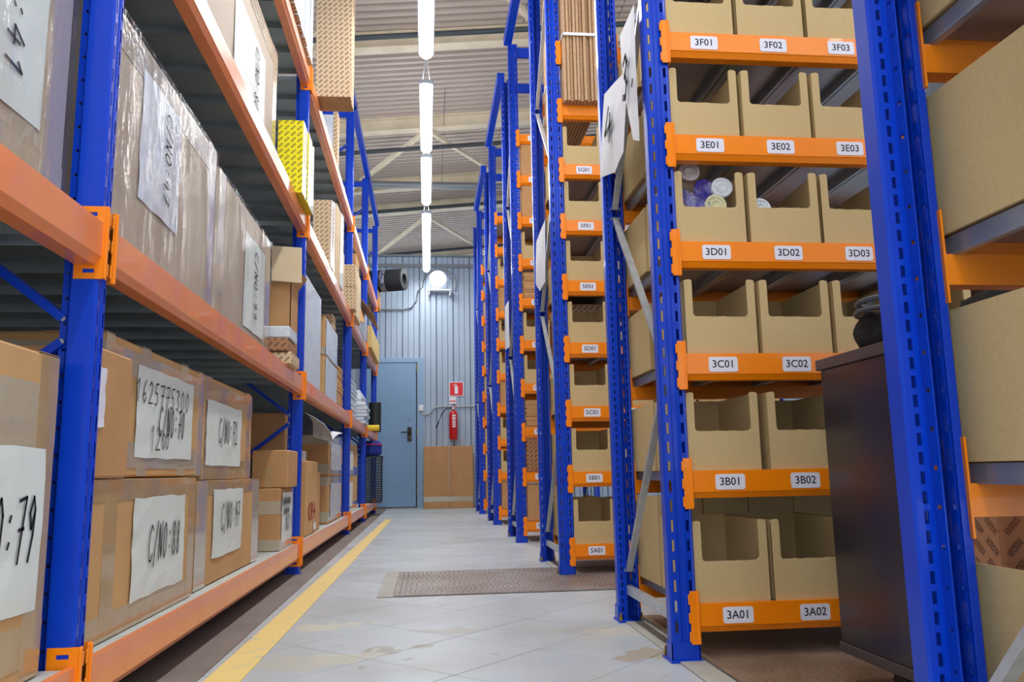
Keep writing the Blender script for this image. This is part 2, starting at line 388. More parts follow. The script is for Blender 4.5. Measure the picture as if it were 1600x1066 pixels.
mb = MB(); a = [(-.545, .9), (-.452, .9), (-.366, 8.93), (-.436, 8.93)]
mb.v = [(x, y, .0002) for x, y in a]+[(x, y, .0022) for x, y in a]
mb.f = [(3,2,1,0),(4,5,6,7),(0,1,5,4),(1,2,6,5),(2,3,7,6),(3,0,4,7)]; mb.mi = [0]*6
struct(mb.build('trim_1', yl))
# tread plates (floor cover) with raised lozenges
def tread_plate(name, x0, x1, y0, y1, z, m_, px, py, lx, parent=None):
    r = MB().box(x0, x1, y0, y1, z-.004, z).build(name, m_, parent)
    t = MB(); k = 0; y = y0+py/2
    while y < y1-.005:
        x = x0+px/2+(px/2 if k % 2 else 0)
        while x < x1-.01:
            s = 1 if k % 2 else -1
            dx, dy = lx*.7*s, lx*.7; wx = .0022
            t.poly([(x-dx/2, y-dy/2, z+.0002), (x+wx, y-wx*s*0-.001, z+.0012), (x+dx/2, y+dy/2, z+.0002), (x-wx, y+.001, z+.0012)])
            x += px*random.uniform(.8, 1.2)
        y += py; k += 1
    t.fix = True
    stuff(t.build('raised_tread', m_, r)); return r
tp = tread_plate('tread_plate', -.13, 1.9, 3.345, 4.13, .006, tread, .022, .012, .013); tag(tp, 'worn steel tread plate lying across the aisle floor towards rack 5', 'floor plate')
e_ = MB().box(-.195, -.132, 3.34, 4.15, .0005, .005, bev=.0015).build('edge_strip', curb, tp)
tp2 = tread_plate('tread_plate', .70, 2.3, .9, 2.72, .006, tread2, .026, .014, .016); tag(tp2, 'brown stained tread plate on the floor beneath rack 3 and the dark cabinet', 'floor plate')
for y0, y1 in ((1.0, 2.80), (3.75, 4.62)):
    r = MB().box(.628, .692, y0, y1, .0005, .0045, bev=.001).build('trim_2' if y0 < 2 else 'trim_3', curb); struct(r)
for i_, (y0, y1) in enumerate(((4.2, 4.7), (5.6, 6.4), (7.6, 8.5), (9.6, 10.5))):
    pass

# ---- far partition wall
WY = 11.66; WZ = 3.62
wb = MB().box(HX0, -.93, WY+.03, WY+.1, 0, WZ).box(-.93, -.10, WY+.03, WY+.1, 2.1, WZ).box(-.10, HX1, WY+.03, WY+.1, 0, WZ).build('wall_back', wallm); struct(wb)
PW = .245
def wpanel(z0, z1):
    p = [(0, 0), (.006, -.014), (.012, -.018), (.075, -.018), (.081, -.008), (.087, -.018), (.155, -.018), (.161, -.008), (.167, -.018), (.232, -.018), (.24, 0), (.243, .004)]
    b = MB()
    for (x, y), (x2, y2) in zip(p, p[1:]): b.poly([(x, y, z0), (x2, y2, z0), (x2, y2, z1), (x, y, z1)])
    return b.mesh('wall_panel', [wallm])
full, short = wpanel(0, WZ), wpanel(2.12, WZ)
for k in range(-9, 12):
    x = -.10+k*PW
    inst('wall_panel', short if -.9 < x+.1 < -.12 else full, wb, (x, WY+.02, 0))
st_ = MB()
for k in list(range(-24, -9))+list(range(12, 33)):
    x = -.10+k*PW; p = [(0, 0), (.012, -.018), (.232, -.018), (.243, .004)]
    for (a, y), (a2, y2) in zip(p, p[1:]): st_.poly([(x+a, WY+.02+y, 0), (x+a2, WY+.02+y2, 0), (x+a2, WY+.02+y2, WZ), (x+a, WY+.02+y, WZ)])
stuff(st_.build('wall_panel', wallm, wb))
MB().box(HX0, HX1, WY-.05, WY+.12, WZ, WZ+.03, bev=.004).box(HX0, HX1, WY-.03, WY+.0, WZ-.16, WZ-.11).build('top_girder', greypipe, wb)
# threshold at the foot
struct(MB().box(-.93, HX1, WY-.02, WY+.02, .0, .012).build('baseboard_back', mat('worn_threshold', (176, 150, 122), .7)))
# left wall and right wall
struct(MB().box(-2.62, -2.55, HY0, 11.6, 0, 2.6).build('wall_left', wallm))
struct(MB().box(7.6, 7.7, HY0, 22, 0, 5.0).build('wall_right', wallm))

# door
d = empty('door_1', (0, 0, 0)); struct(d)
MB().box(-.875, -.150, WY-.03, WY+.01, .02, 2.045, bev=.003).build('door_leaf', doorm, d)
fr = MB().box(-.135, -.04, WY-.022, WY+.03, 0, 2.10, bev=.003).box(-.955, -.885, WY-.022, WY+.03, 0, 2.10, bev=.003).box(-.955, -.04, WY-.021, WY+.03, 2.055, 2.12, bev=.003)
fr.build('door_frame', mat('door_frame_blue', (140, 172, 204), .45), d)
MB().box(-.95, -.05, WY-.012, WY+.01, .0, 2.06).build('door_gap_shade', mat('gap_shade_dark', (40, 46, 60), .7), d)  # dark sheet added behind the leaf, standing in for shade in the gap
h = MB().box(-.272, -.212, WY-.042, WY-.03, .93, 1.13, bev=.004).build('lock_plate', mat('dark_bronze', (52, 48, 46), .4, .6), d)
MB().tube([(-.235, WY-.04, 1.06), (-.235, WY-.085, 1.06), (-.25, WY-.09, 1.06), (-.36, WY-.088, 1.055)], .009, 8).build('lever', black, h)
MB().lathe([(0, 0), (.013, 0), (.013, .006), (0, .008)], 12, M=Matrix.Translation((-.235, WY-.043, .985)) @ Matrix.Rotation(radians(90), 4, 'X')).build('key_cylinder', brass, h)
MB().lathe([(0, 0), (.02, 0), (.018, .006), (0, .008)], 14, M=Matrix.Translation((-.245, WY-.03, 1.25)) @ Matrix.Rotation(radians(90), 4, 'X')).build('spyhole_cover', doorm, d)
for z in (.18, .30, 1.0, 1.92): MB().tube([(-.143, WY-.04, z), (-.143, WY-.04, z+.11)], .009, 8).build('hinge', brass, d)

# ---- roof
def roofz(x, y=0): return 4.95 + x*math.tan(radians(5.6))
cl = MB()
P = .12; prof = [(0, 0), (.040, 0), (.050, .045), (.100, .045), (.110, 0), (.12, 0)]
def roof_strip(x0, x1):
    b = MB(); y = HY0
    while y < HY1:
        for (a, h1), (c, h2) in zip(prof, prof[1:]):
            b.poly([(x0, y+a, roofz(x0)+h1), (x0, y+c, roofz(x0)+h2), (x1, y+c, roofz(x1)+h2), (x1, y+a, roofz(x1)+h1)])
        y += P
    return b
ceil = MB().box(HX0, HX1, HY0, HY1, 0, .05)
ceil.v = [(x, y, z+roofz(x)+.08) for x, y, z in ceil.v]
ceil = struct(ceil.build('ceiling', roofm))
x = HX0
while x < HX1-.01:
    roof_strip(x, x+.994).build('roof_sheet', roofm, ceil); x += 1.0
PY = [-2.4, -.4, 1.65, 3.7, 5.75, 7.76, 9.79, 11.93, 13.05, 16.1, 18.3, 20.4]
for y in PY:
    b = MB(); z0 = lambda x: roofz(x)
    w_, h_ = .07, .16
    for (ya, yb, za, zb) in ((y-w_, y+w_, -.012, 0), (y-.006, y+.006, -h_, -.012), (y-w_, y+w_, -h_-.012, -h_)):
        n = len(b.v)
        b.v += [(HX0, ya, z0(HX0)+za), (HX1, ya, z0(HX1)+za), (HX1, yb, z0(HX1)+za), (HX0, yb, z0(HX0)+za), (HX0, ya, z0(HX0)+zb), (HX1, ya, z0(HX1)+zb), (HX1, yb, z0(HX1)+zb), (HX0, yb, z0(HX0)+zb)]
        for q in ((3,2,1,0),(4,5,6,7),(0,1,5,4),(1,2,6,5),(2,3,7,6),(3,0,4,7)): b.f.append(tuple(n+i for i in q)); b.mi.append(0)
    b.build('purlin', cream, ceil)
for ya, yb in ((1.65, 3.7), (5.75, 7.76), (9.79, 11.93), (13.3, 16.1), (18.3, 20.4)):
    for xa in (-4.6, 0.02, 4.6):
        for s in (-1, 1):
            MB().bar((xa+s*.04, ya, roofz(xa)-.2), (xa+s*1.3, yb, roofz(xa+s*1.3)-.2), .05, .05).build('roof_brace', cream, ceil)
for y in (3.2, 7.35, 10.15, 12.6, 15.2):
    MB().tube([(HX0, y, roofz(HX0)-.26), (HX1, y, roofz(HX1)-.26)], .028, 8).build('pipe_run', pipe, ceil)
for x in (.22, -1.6): MB().tube([(x, 9.0, roofz(x)-.02), (x, 11.2, 4.62)], .003, 6).build('cable', pipe, ceil)
MB().tube([(HX0, 11.2, 4.56), (HX1, 11.2, 4.56)], .05, 10).build('pipe_run', greypipe, ceil)['label'] = 'thick grey pipe'

# ================================================================ RACKING
def add_strip(b, p0, p1, z0, z1):
    b.poly([(p0[0], p0[1], z0), (p1[0], p1[1], z0), (p1[0], p1[1], z1), (p0[0], p0[1], z1)])
def add_slots(b, p0, p1, z0, z1, pitch, hh, off=0):
    z = z0; c = z0+off+pitch/2
    while c+hh < z1:
        add_strip(b, p0, p1, z, c-hh); z = c+hh; c += pitch
    add_strip(b, p0, p1, z, z1)
def upright_mesh(H, w, dp, fl_, lip_in=.012):
    b = MB(); h = w/2; sx = h*.60; sw = w*.055; g = w*.09
    for s in (-1, 1):
        def S(x0, x1, y0=0, y1=0): return (s*x0, y0), (s*x1, y1)
        add_strip(b, *S(h-.004, sx+sw), 0, H) ; add_slots(b, *S(sx+sw, sx-sw), 0, H, .05, .0145, .01); add_strip(b, *S(sx-sw, g+.003), 0, H)
        add_strip(b, *S(g+.003, g, 0, .003), 0, H)
        add_strip(b, *S(h-.004, h, 0, .004), 0, H); add_strip(b, *S(h, h, .004, dp-.003), 0, H); add_strip(b, *S(h, h-.003, dp-.003, dp), 0, H)
        l0, l1 = h-.003, lip_in; m0 = (l0+l1)/2
        add_strip(b, *S(l0, m0+.0032, dp, dp), 0, H); add_slots(b, *S(m0+.0032, m0-.0032, dp, dp), 0, H, .025, .008); add_strip(b, *S(m0-.0032, l1, dp, dp), 0, H)
        add_strip(b, *S(l1, l1, dp, dp+fl_*.35), 0, H); add_slots(b, *S(l1, l1, dp+fl_*.35, dp+fl_*.7), 0, H, .05, .003); add_strip(b, *S(l1, l1, dp+fl_*.7, dp+fl_), 0, H)
    add_strip(b, (-g, .003), (g, .003), 0, H)
    b.fix = True
    return b.mesh('upright', [blue])
def footplate(w, dp, M_=blue):
    b = MB().box(-w*.62, w*.62, -.014, dp+.03, 0, .006, bev=.001)
    b.box(-w*.54, w*.54, -.0045, .0, .006, .05).box(-w*.56, -w*.5, -.0045, dp, .006, .045).box(w*.5, w*.56, -.0045, dp, .006, .045)
    return b.mesh('footplate', [M_])
def bolt_mesh():
    b = MB(); b.lathe([(0, .012), (.006, .012), (.006, 0), (.0, 0)], 6); b.lathe([(0, .024), (.0035, .024), (.0035, .011)], 6)
    return b.mesh('anchor_bolt', [brass])
boltm = bolt_mesh()
def beam_prof(L, face, dep):
    return [(0, 0), (0, -face), (.003, -face-.002), (.012, -face-.016), (dep, -face-.016), (dep, -.028), (.014, -.028), (.014, 0)]
def connector_mesh(sgn, face, m_, dep=.05, ht=.13, fw=.020):
    b = MB(); zc = -face/2
    z0, z1 = zc-ht/2-.005, zc+ht/2-.005
    f = lambda x: x*sgn
    def bx(x0, x1, y0, y1, a, c, bev=0):
        X0, X1 = sorted((f(x0), f(x1))); b.box(X0, X1, y0, y1, a, c, bev=bev)
    # front leg with rolled edges and hooks
    bx(-fw, .003, -.0065, -.0035, z0, z1, .001); bx(-.003, .004, -.0095, -.003, z0, z1, .002)
    for q in (.15, .5, .85):
        zz = z0+(z1-z0)*q; bx(-fw-.0045, -fw+.002, -.0075, -.0025, zz-.014, zz+.012, .002)
    # side leg with two slotted holes
    for (ya, yb, za, zb) in ((-.004, dep, z0, z0+.012), (-.004, dep, z0+.020, z1-.020), (-.004, dep, z1-.012, z1), (-.004, .012, z0+.012, z0+.020), (.034, dep, z0+.012, z0+.020), (-.004, .012, z1-.020, z1-.012), (.034, dep, z1-.020, z1-.012)):
        bx(0, .0035, ya, yb, za, zb)
    b.fix = False
    return b.mesh('beam_connector', [m_])
def label_mesh(txt):
    b = MB(); o_ = []
    for cx, cz, a0 in ((.034, .014, 0), (-.034, .014, 90), (-.034, -.014, 180), (.034, -.014, 270)):
        for k in range(4): a = radians(a0+30*k); o_.append((cx+.006*cos(a), cz+.006*sin(a)))
    b.poly([(x, -.0012, z) for x, z in reversed(o_)][::-1])
    for (x, z), (x2, z2) in zip(o_, o_[1:]+o_[:1]): b.poly([(x, -.0012, z), (x2, -.0012, z2), (x2, 0, z2), (x, 0, z)])
    if txt: add_text(b, txt, .0285, (0, -.00135, 0), (1, 0, 0), (0, 0, 1), 1)
    me = b.mesh('shelf_label', [plate, ink]); return me
def panel_mesh(wid, length, m_, lips=True):
    """deck panel spanning y 0..length, x 0..wid, top at z=0, folded edges down"""
    b = MB(); h = .027; t = .0015
    b.box(.0006, wid-.0006, 0, length, -t, 0); b.box(.0006, .0006+t, 0, length, -h, -t); b.box(wid-.0006-t, wid-.0006, 0, length, -h, -t)
    if lips: b.box(.0006, .012, 0, length, -h, -h+t); b.box(wid-.012, wid-.0006, 0, length, -h, -h+t)
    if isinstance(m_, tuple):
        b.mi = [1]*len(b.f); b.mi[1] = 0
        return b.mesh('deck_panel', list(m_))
    return b.mesh('deck_panel', [m_])
RW, RD, RF = .068, .038, .022
RFACE = .055
UPR = {}
H_RACK = 3.67
conL, conR = connector_mesh(1, RFACE, orange), connector_mesh(-1, RFACE, orange)
foot_r = footplate(RW, RD)
ur_mesh = upright_mesh(H_RACK, RW, RD, RF)
XC = .648; BAY = 1.36
LZ = [.140, .474, .783, 1.092, 1.400, 1.708, 2.000, 2.315, 2.63, 2.95]
LET = 'ABCDEFGHIJ'
bml = MB().prism_x(beam_prof(0, RFACE, .042), 0, BAY-RW).mesh('shelf_beam', [orange])
_pm = {}
def add_rack(ynear, yfar, num, label, levels, labels=True, nlab=3, deck_skip=(), zig0=.16, xc=XC, dz=0, um=None):
    root = empty('storage_rack', (xc, ynear, 0)); tag(root, label, 'rack', 'blue and orange storage racks along the right side')
    D = yfar-ynear
    for bx_ in (0, BAY):
        n = inst('upright', um or ur_mesh, root, (bx_, 0, 0)); f = inst('upright', um or ur_mesh, root, (bx_, D, 0), (0, 0, pi))
        solid(n); solid(f)
        for q in (n, f):
            fp = inst('footplate', foot_r, q)
            for sx in (-1, 1): inst('anchor_bolt', boltm, q, (sx*RW*.5, RD+.022, .005))
        # braces
        b1 = MB().box(-.0105, .0105, .03, D-.03, .085, .112, bev=.001).build('frame_brace', galv, root, (bx_, 0, 0))
        ya, yb = .055, D-.055; z = zig0; s = 0
        while z < H_RACK-.7:
            z2 = z+.57
            A, B = ((0, yb, z), (0, ya, z2)) if s % 2 == 0 else ((0, ya, z), (0, yb, z2))
            MB().bar(A, B, .013, .019, upv=(1, 0, 0)).build('frame_brace', galv, root, (bx_, 0, 0))
            for P_ in (A, B):
                inst('brace_bolt', bboltm, n if P_[1] == ya else f, (0, .055, P_[2]))
            z = z2+.035; s += 1
    b = MB().box(RW/2, BAY-RW/2, .01, .03, H_RACK-.10, H_RACK-.02, bev=.002).mesh('top_tie', [blue])
    inst('top_tie', b, root); inst('top_tie', b, root, (0, D-.04, 0))
    for li in levels:
        z = LZ[li]+dz
        bf = inst('shelf_beam', bml, root, (RW/2, -.005, z)); br_ = inst('shelf_beam', bml, root, (BAY-RW/2, D+.005, z), (0, 0, pi))
        for q in (bf, br_):
            inst('beam_connector', conL, q); inst('beam_connector', conR, q, (BAY-RW, 0, 0))
        if labels is not None:
            for k in range(nlab if not (num in (3, 5) and li > num*.5+4) else 0):
                txt = f'{num}{LET[li]}0{k+1}' if labels else ''
                if ('lab', txt) not in _pm: _pm['lab', txt] = label_mesh(txt)
                inst('shelf_label', _pm['lab', txt], bf, (.788+.205*k-XC-RW/2, -.0005, -.030))
        if li not in deck_skip:
            if D not in _pm: _pm[D] = panel_mesh(.2085, D-.02, galv2)
            for k in range(6): inst('deck_panel', _pm[D], root, (RW/2+.018+k*.2095, .01, z-.002))
    return root
b = MB(); b.lathe([(0, .004), (.006, .004), (.006, 0)], 6, M=Matrix.Translation((-.0125, 0, 0)) @ Matrix.Rotation(-pi/2, 4, 'Y')); b.lathe([(0, .004), (.006, .004), (.006, 0)], 6, M=Matrix.Translation((.0125, 0, 0)) @ Matrix.Rotation(pi/2, 4, 'Y'))
bboltm = b.mesh('brace_bolt', [steel])
RY = {1: (.42, 1.045), 3: (2.085, 2.70), 5: (3.832, 4.50), 7: (5.66, 6.27), 9: (7.60, 8.33), 11: (9.62, 10.35)}
add_rack(*RY[1], 1, 'nearest blue rack at the right edge, its slotted post largest in view', [0, 1, 2, 3, 4, 5, 6], labels=None, xc=.663, dz=.008, um=upright_mesh(H_RACK, .077, RD, RF, .011))
r3 = add_rack(*RY[3], 3, 'blue slotted rack whose orange beams carry the 3A to 3F labels', [0, 1, 2, 3, 4, 5, 6])
add_rack(*RY[5], 5, 'blue slotted rack whose orange beams carry the 5A to 5G labels', list(range(9)), deck_skip=(7,))
add_rack(*RY[7], 7, 'blue slotted rack directly behind the rack labelled 5, before the far three', list(range(10)), nlab=2)
add_rack(*RY[9], 9, 'second farthest rack on the right, between the labelled racks and the last one', list(range(10)), labels=False, nlab=1)
add_rack(*RY[11], 11, 'farthest rack on the right, next to the big carton at the wall', list(range(10)), labels=False, nlab=1)
# tie beams over the cross aisles
for (a, b_) in ((2.70, 3.832), (4.50, 5.66), (6.27, 7.60), (8.33, 9.62)):
    t = MB().box(-.03, .03, a-.03, b_+.03, 0, .07, bev=.003).build('tie_beam', blue, None, (XC-.035, 0, H_RACK-.001))
    tag(t, {2.70: 'blue overhead tie beam joining racks 3 and 5, nearest of the four', 4.50: 'blue overhead tie beam joining rack 5 to the next rack behind', 6.27: 'blue overhead tie beam between the third and second farthest racks', 8.33: 'blue overhead tie beam in front of the farthest rack'}[a], 'beam', 'overhead tie beams across the right aisles')

# ---- left rack
LW, LD, LFl = .046, .05, .018
lu_mesh = upright_mesh(H_RACK, LW, LD, LFl, .009)
LX = -.63; LDEP = .90; LFACE = .068
LYS = [-.98, 1.62, 4.22, 6.84, 8.59, 10.32]
LLZ = [.15, .972, 1.822, 2.645]
lroot = empty('pallet_rack', (LX, 0, 0)); tag(lroot, 'long blue and orange rack of wide shelves down the left side', 'rack')
foot_l = footplate(LW, LD)
tconA, tconB = connector_mesh(1, LFACE, orange, ht=.145, fw=.012), connector_mesh(-1, LFACE, orange, ht=.145, fw=.012)
for y in LYS[1:]:
    # local front (-Y) turns to +X by rz=+90deg
    n = inst('upright', lu_mesh, lroot, (0, y, 0), (0, 0, pi/2)); f = inst('upright', lu_mesh, lroot, (-LDEP, y, 0), (0, 0, -pi/2))
    solid(n); solid(f)
    for q in (n, f):
        inst('footplate', foot_l, q); inst('anchor_bolt', boltm, q, (0, LD+.022, .005))
    MB().box(-LDEP+.04, -.04, y-.009, y+.009, .09, .12).build('frame_brace', blue, lroot)
    z = .15; s = 0
    xa, xb = -.062, -LDEP+.062
    z = .14
    while z < 3.3:
        z2 = z+.60
        A, B = ((xb, y, z), (xa, y, z2)) if s % 2 == 0 else ((xa, y, z), (xb, y, z2))
        MB().bar(A, B, .016, .036, upv=(0, 1, 0)).build('frame_brace', blue, lroot)
        for P_ in (A, B): inst('brace_bolt', bboltm, n if P_[0] == xa else f, (0, .062, P_[2]))
        z = z2+.045; s += 1
    MB().box(-LDEP+.03, -.03, y-.012, y+.012, H_RACK-.09, H_RACK-.04, bev=.002).build('top_tie', blue, lroot)
for i in range(len(LYS)-1):
    y0, y1 = LYS[i]+LW/2, LYS[i+1]-LW/2; L_ = y1-y0
    if i == 0: y0 = .25; L_ = y1-y0
    key = ('lb', round(L_, 3))
    if key not in _pm: _pm[key] = MB().prism_x(beam_prof(0, LFACE, .048), 0, L_).mesh('shelf_beam', [orange2])
    npan = max(1, round(L_/.23)); pw = (L_-.03)/npan
    pk = ('lp', round(pw, 4))
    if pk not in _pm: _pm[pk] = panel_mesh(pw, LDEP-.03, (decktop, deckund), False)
    for z in LLZ:
        bf = inst('shelf_beam', _pm[key], lroot, (.006, y0, z), (0, 0, pi/2)); br_ = inst('shelf_beam', _pm[key], lroot, (-LDEP-.006, y0+L_, z), (0, 0, -pi/2))
        for q in (bf, br_):
            inst('beam_connector', tconA, q); inst('beam_connector', tconB, q, (L_, 0, 0))
        for k in range(npan):
            # panel local: x across (0..pw) -> +Y, y 0..len -> -X
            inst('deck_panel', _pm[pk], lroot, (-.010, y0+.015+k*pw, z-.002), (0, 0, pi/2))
for (a, b_) in ((6.84, 8.59), (8.59, 10.32), (4.22, 6.84)):
    MB().box(-.035, .02, a-.03, b_+.03, H_RACK, H_RACK+.065, bev=.003).build('overhead_tie', blue, lroot)

# ================================================================ BINS
def bin_geo(w, d, h, cutf=.5, tab=.022, r=.010, flare=0):
    """open bin, front at y=0 facing -Y, x from 0..w"""
    b = MB(); t = .004
    # bottom, back, sides
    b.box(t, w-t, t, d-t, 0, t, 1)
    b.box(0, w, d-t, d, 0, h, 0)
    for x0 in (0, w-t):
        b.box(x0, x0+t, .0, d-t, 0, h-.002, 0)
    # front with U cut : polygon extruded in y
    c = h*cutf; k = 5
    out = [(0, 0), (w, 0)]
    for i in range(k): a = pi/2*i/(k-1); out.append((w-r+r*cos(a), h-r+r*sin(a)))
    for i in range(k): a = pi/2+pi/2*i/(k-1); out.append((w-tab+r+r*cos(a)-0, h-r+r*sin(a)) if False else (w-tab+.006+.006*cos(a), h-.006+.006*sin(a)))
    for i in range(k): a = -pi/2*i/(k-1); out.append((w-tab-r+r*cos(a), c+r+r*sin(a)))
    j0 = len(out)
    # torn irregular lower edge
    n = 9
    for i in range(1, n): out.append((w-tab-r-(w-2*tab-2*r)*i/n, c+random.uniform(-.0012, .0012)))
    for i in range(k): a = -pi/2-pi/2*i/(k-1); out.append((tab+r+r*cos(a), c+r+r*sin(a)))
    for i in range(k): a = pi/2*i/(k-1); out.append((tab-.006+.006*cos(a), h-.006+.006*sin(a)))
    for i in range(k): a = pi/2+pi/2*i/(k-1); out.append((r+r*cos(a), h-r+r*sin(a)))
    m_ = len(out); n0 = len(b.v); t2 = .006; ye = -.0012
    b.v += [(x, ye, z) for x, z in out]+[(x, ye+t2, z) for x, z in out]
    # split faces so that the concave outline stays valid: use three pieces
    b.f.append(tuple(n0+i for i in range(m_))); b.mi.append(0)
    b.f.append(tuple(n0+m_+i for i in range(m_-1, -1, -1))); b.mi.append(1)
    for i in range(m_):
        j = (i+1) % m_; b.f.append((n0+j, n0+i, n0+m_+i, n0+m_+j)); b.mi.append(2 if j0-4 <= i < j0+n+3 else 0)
    return b
BW, BD, BH = .198, .29, .206
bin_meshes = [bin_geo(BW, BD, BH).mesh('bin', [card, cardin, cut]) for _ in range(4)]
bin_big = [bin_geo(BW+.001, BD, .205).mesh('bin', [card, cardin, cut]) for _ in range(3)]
def put_bin(x, y, z, label, group, rear=False, me=None, rz=0, sz=1):
    me = me or random.choice(bin_meshes)
    o = bpy.data.objects.new('cardboard_bin', me); C.objects.link(o)
    if rear: o.location = (x+BW, y, z); o.rotation_euler = (0, 0, pi+rz)
    else: o.location = (x, y, z); o.rotation_euler = (0, 0, rz)
    if sz != 1: o.scale = (1, 1, sz)
    return tag(o, label, 'bin', group)
BX = [.684, .896, 1.108, 1.32]
ordn = ['first', 'second', 'third', 'fourth']
for li in range(6):
    for k in range(3):
        x = BX[k]; me = random.choice(bin_big if li == 0 else bin_meshes); rz = random.uniform(-.006, .006); y = 2.093
        if (li, k) == (3, 1): rz = -.035
        if (li, k) == (1, 1): rz = -.03; x += .012
        if (li, k) == (5, 2): rz = -.02
        if li in (2,): x += .012
        put_bin(x, y+.002, LZ[li], f'open front kraft bin standing above the shelf label 3{LET[li]}0{k+1}' if not (li in (1, 2, 0) and k == 2) else f'open front kraft bin third from the left on the 3{LET[li]} shelf', 'kraft bins on the 3A to 3F shelves', me=me, rz=rz)
    for k in range(4 if li < 3 else 2) if li else ():
        put_bin(BX[k], 2.702, LZ[li], f'kraft bin facing away behind the {ordn[k]} bin of the 3{LET[li]} shelf', 'kraft bins on the back side of rack 3', rear=True, rz=0, sz=1.0)
slim_bin = bin_geo(.139, BD, .262, cutf=.4, tab=.02).mesh('bin', [card, cardin, cut])
for k in range(6):
    o = put_bin(.684+.142*k+.139-BW, 2.702, LZ[0], f'tall narrow kraft bin, {["leftmost","second","third","fourth","fifth","sixth"][k]} behind the 3A bins', 'tall narrow bins behind the 3A bins', rear=True, me=slim_bin)
for li in range(3):
    put_bin(BX[3]+.01, 2.095, LZ[li], f'kraft bin fourth from the left on the 3{LET[li]} shelf, hidden by the cabinet', 'kraft bins on the 3A to 3F shelves')
for li in range(7):
    for k in range(5 if li < 3 else 2):
        put_bin(.686+.212*k, 3.842, LZ[li], f'small kraft bin, {["leftmost","second from left","third from left","fourth from left","fifth from left"][k]}, on the shelf labelled 5{LET[li]}01', 'kraft bins on the 5A to 5G shelves')
    if li not in (3,):
        put_bin(.686, 4.505, LZ[li], f'kraft bin facing away behind the 5{LET[li]}01 shelf bins', 'kraft bins on the back side of rack 5', rear=True)
for li in (0, 1, 2, 3):
    put_bin(.708, 1.045, LZ[li]+.008, ['pale kraft bin side on the lowest shelf of the nearest right rack', 'pale kraft bin side second shelf up in the nearest right rack', 'large looking kraft bin side right of the nearest post, third shelf up', 'kraft bin corner at the top right of the photo'][li], 'kraft bins in the nearest right rack', rear=True)

# ================================================================ CARTONS
def carton(name, x0, x1, y0, y1, z0, z1, m_, label, cat='box', group=None, top_open=False, rz=0):
    """x1 is the face towards the aisle"""
    root = MB().box(-(x1-x0), 0, 0, y1-y0, 0, z1-z0, bev=.005)
    o = root.build(name, m_); o.location = (x1, y0, z0); o.rotation_euler = (0, 0, rz)
    tag(o, label, cat, group)
    return o, (x1-x0, y1-y0, z1-z0)
def tape_on(o, dims, horiz=(), vert=(), m_=tape, face='x', wd=.05, edge=False):
    D, L_, H_ = dims
    for z in horiz:
        z0, z1 = max(.001, z-wd/2), min(H_-.001, z+wd/2)
        b = MB()
        b.box(0, .0012, .003, L_-.003, z0, z1)
        b.box(-D+.003, 0.0012, -.0012, 0, z0, z1)
        b.build('packing_tape', m_, o)
    for y in vert:
        b = MB(); a, c = max(.001, y-wd/2), min(L_-.001, y+wd/2)
        b.box(0, .0016, a, c, .002, H_-.002); b.box(-D*.3, .0016, a, c, H_, H_+.0012)
        b.build('packing_tape', m_, o)
def paper_on(o, y0, y1, z0, z1, lines=(), rot=False, m_=paper, off=.002):
    b = MB(); n = 6
    g = [[(off+random.uniform(0, .003), y0+(y1-y0)*i/n+(random.uniform(-.003, .003) if i in (0, n) else 0), z0+(z1-z0)*j/n+(random.uniform(-.003, .003) if j in (0, n) else 0)) for j in range(n+1)] for i in range(n+1)]
    for i in range(n):
        for j in range(n): b.poly([g[i][j], g[i+1][j], g[i+1][j+1], g[i][j+1]])
    b.fix = True
    p = b.build('paper_label', m_, o)
    if lines:
        t = MB()
        for (s, cy, cz, cw, ch, th, mi) in lines:
            if rot: hand(t, s, (off+.0045, cy, cz), (0, 0, -1), (0, 1, 0), cw, ch, th, mi)
            else: hand(t, s, (off+.0045, cy, cz), (0, 1, 0), (0, 0, 1), cw, ch, th, mi)
        q = t.build('handwriting', [ink, inkred], p)
    return p
def film_on(o, dims, back=False):
    D, L_, H_ = dims; e = .006
    b = MB()
    n, m2 = 14, 8
    def sheet_(f, nu, nv):
        g = [[f(i/nu, j/nv) for j in range(nv+1)] for i in range(nu+1)]
        for i in range(nu):
            for j in range(nv): b.poly([g[i][j], g[i+1][j], g[i+1][j+1], g[i][j+1]])
    rr = lambda: random.uniform(0, .003)
    sheet_(lambda u, v: (e+rr(), u*L_, v*H_), n, m2); sheet_(lambda u, v: (-u*D+e, -e-rr(), v*H_), 6, m2)
    b.fix = True
    f = b.build('stretch_film', filmm, o); smooth(f); return f
G_A = 'taped cartons on the bottom deck of the left rack'
G_B = 'film wrapped cartons on the second level of the left rack'
# bottom level, bay left of the first post
o, d = carton('carton', -1.25, -.665, .80, 1.545, .150, .700, box_tan, 'taped kraft carton marked C/NO:79 at the lower left edge', group=G_A)
tape_on(o, d, (.44,), (), tape_g, wd=.11); tape_on(o, d, (.06,), (d[1]-.04,), tape, wd=.07)
paper_on(o, .36, .71, .115, .385, [('C/NO:79', .56, .25, .036, .105, .005, 0)])
o, d = carton('carton', -1.2, -.90, .95, 1.47, .702, .86, box_kraft, 'plain brown carton stacked behind the carton marked C/NO:79', group=G_A)
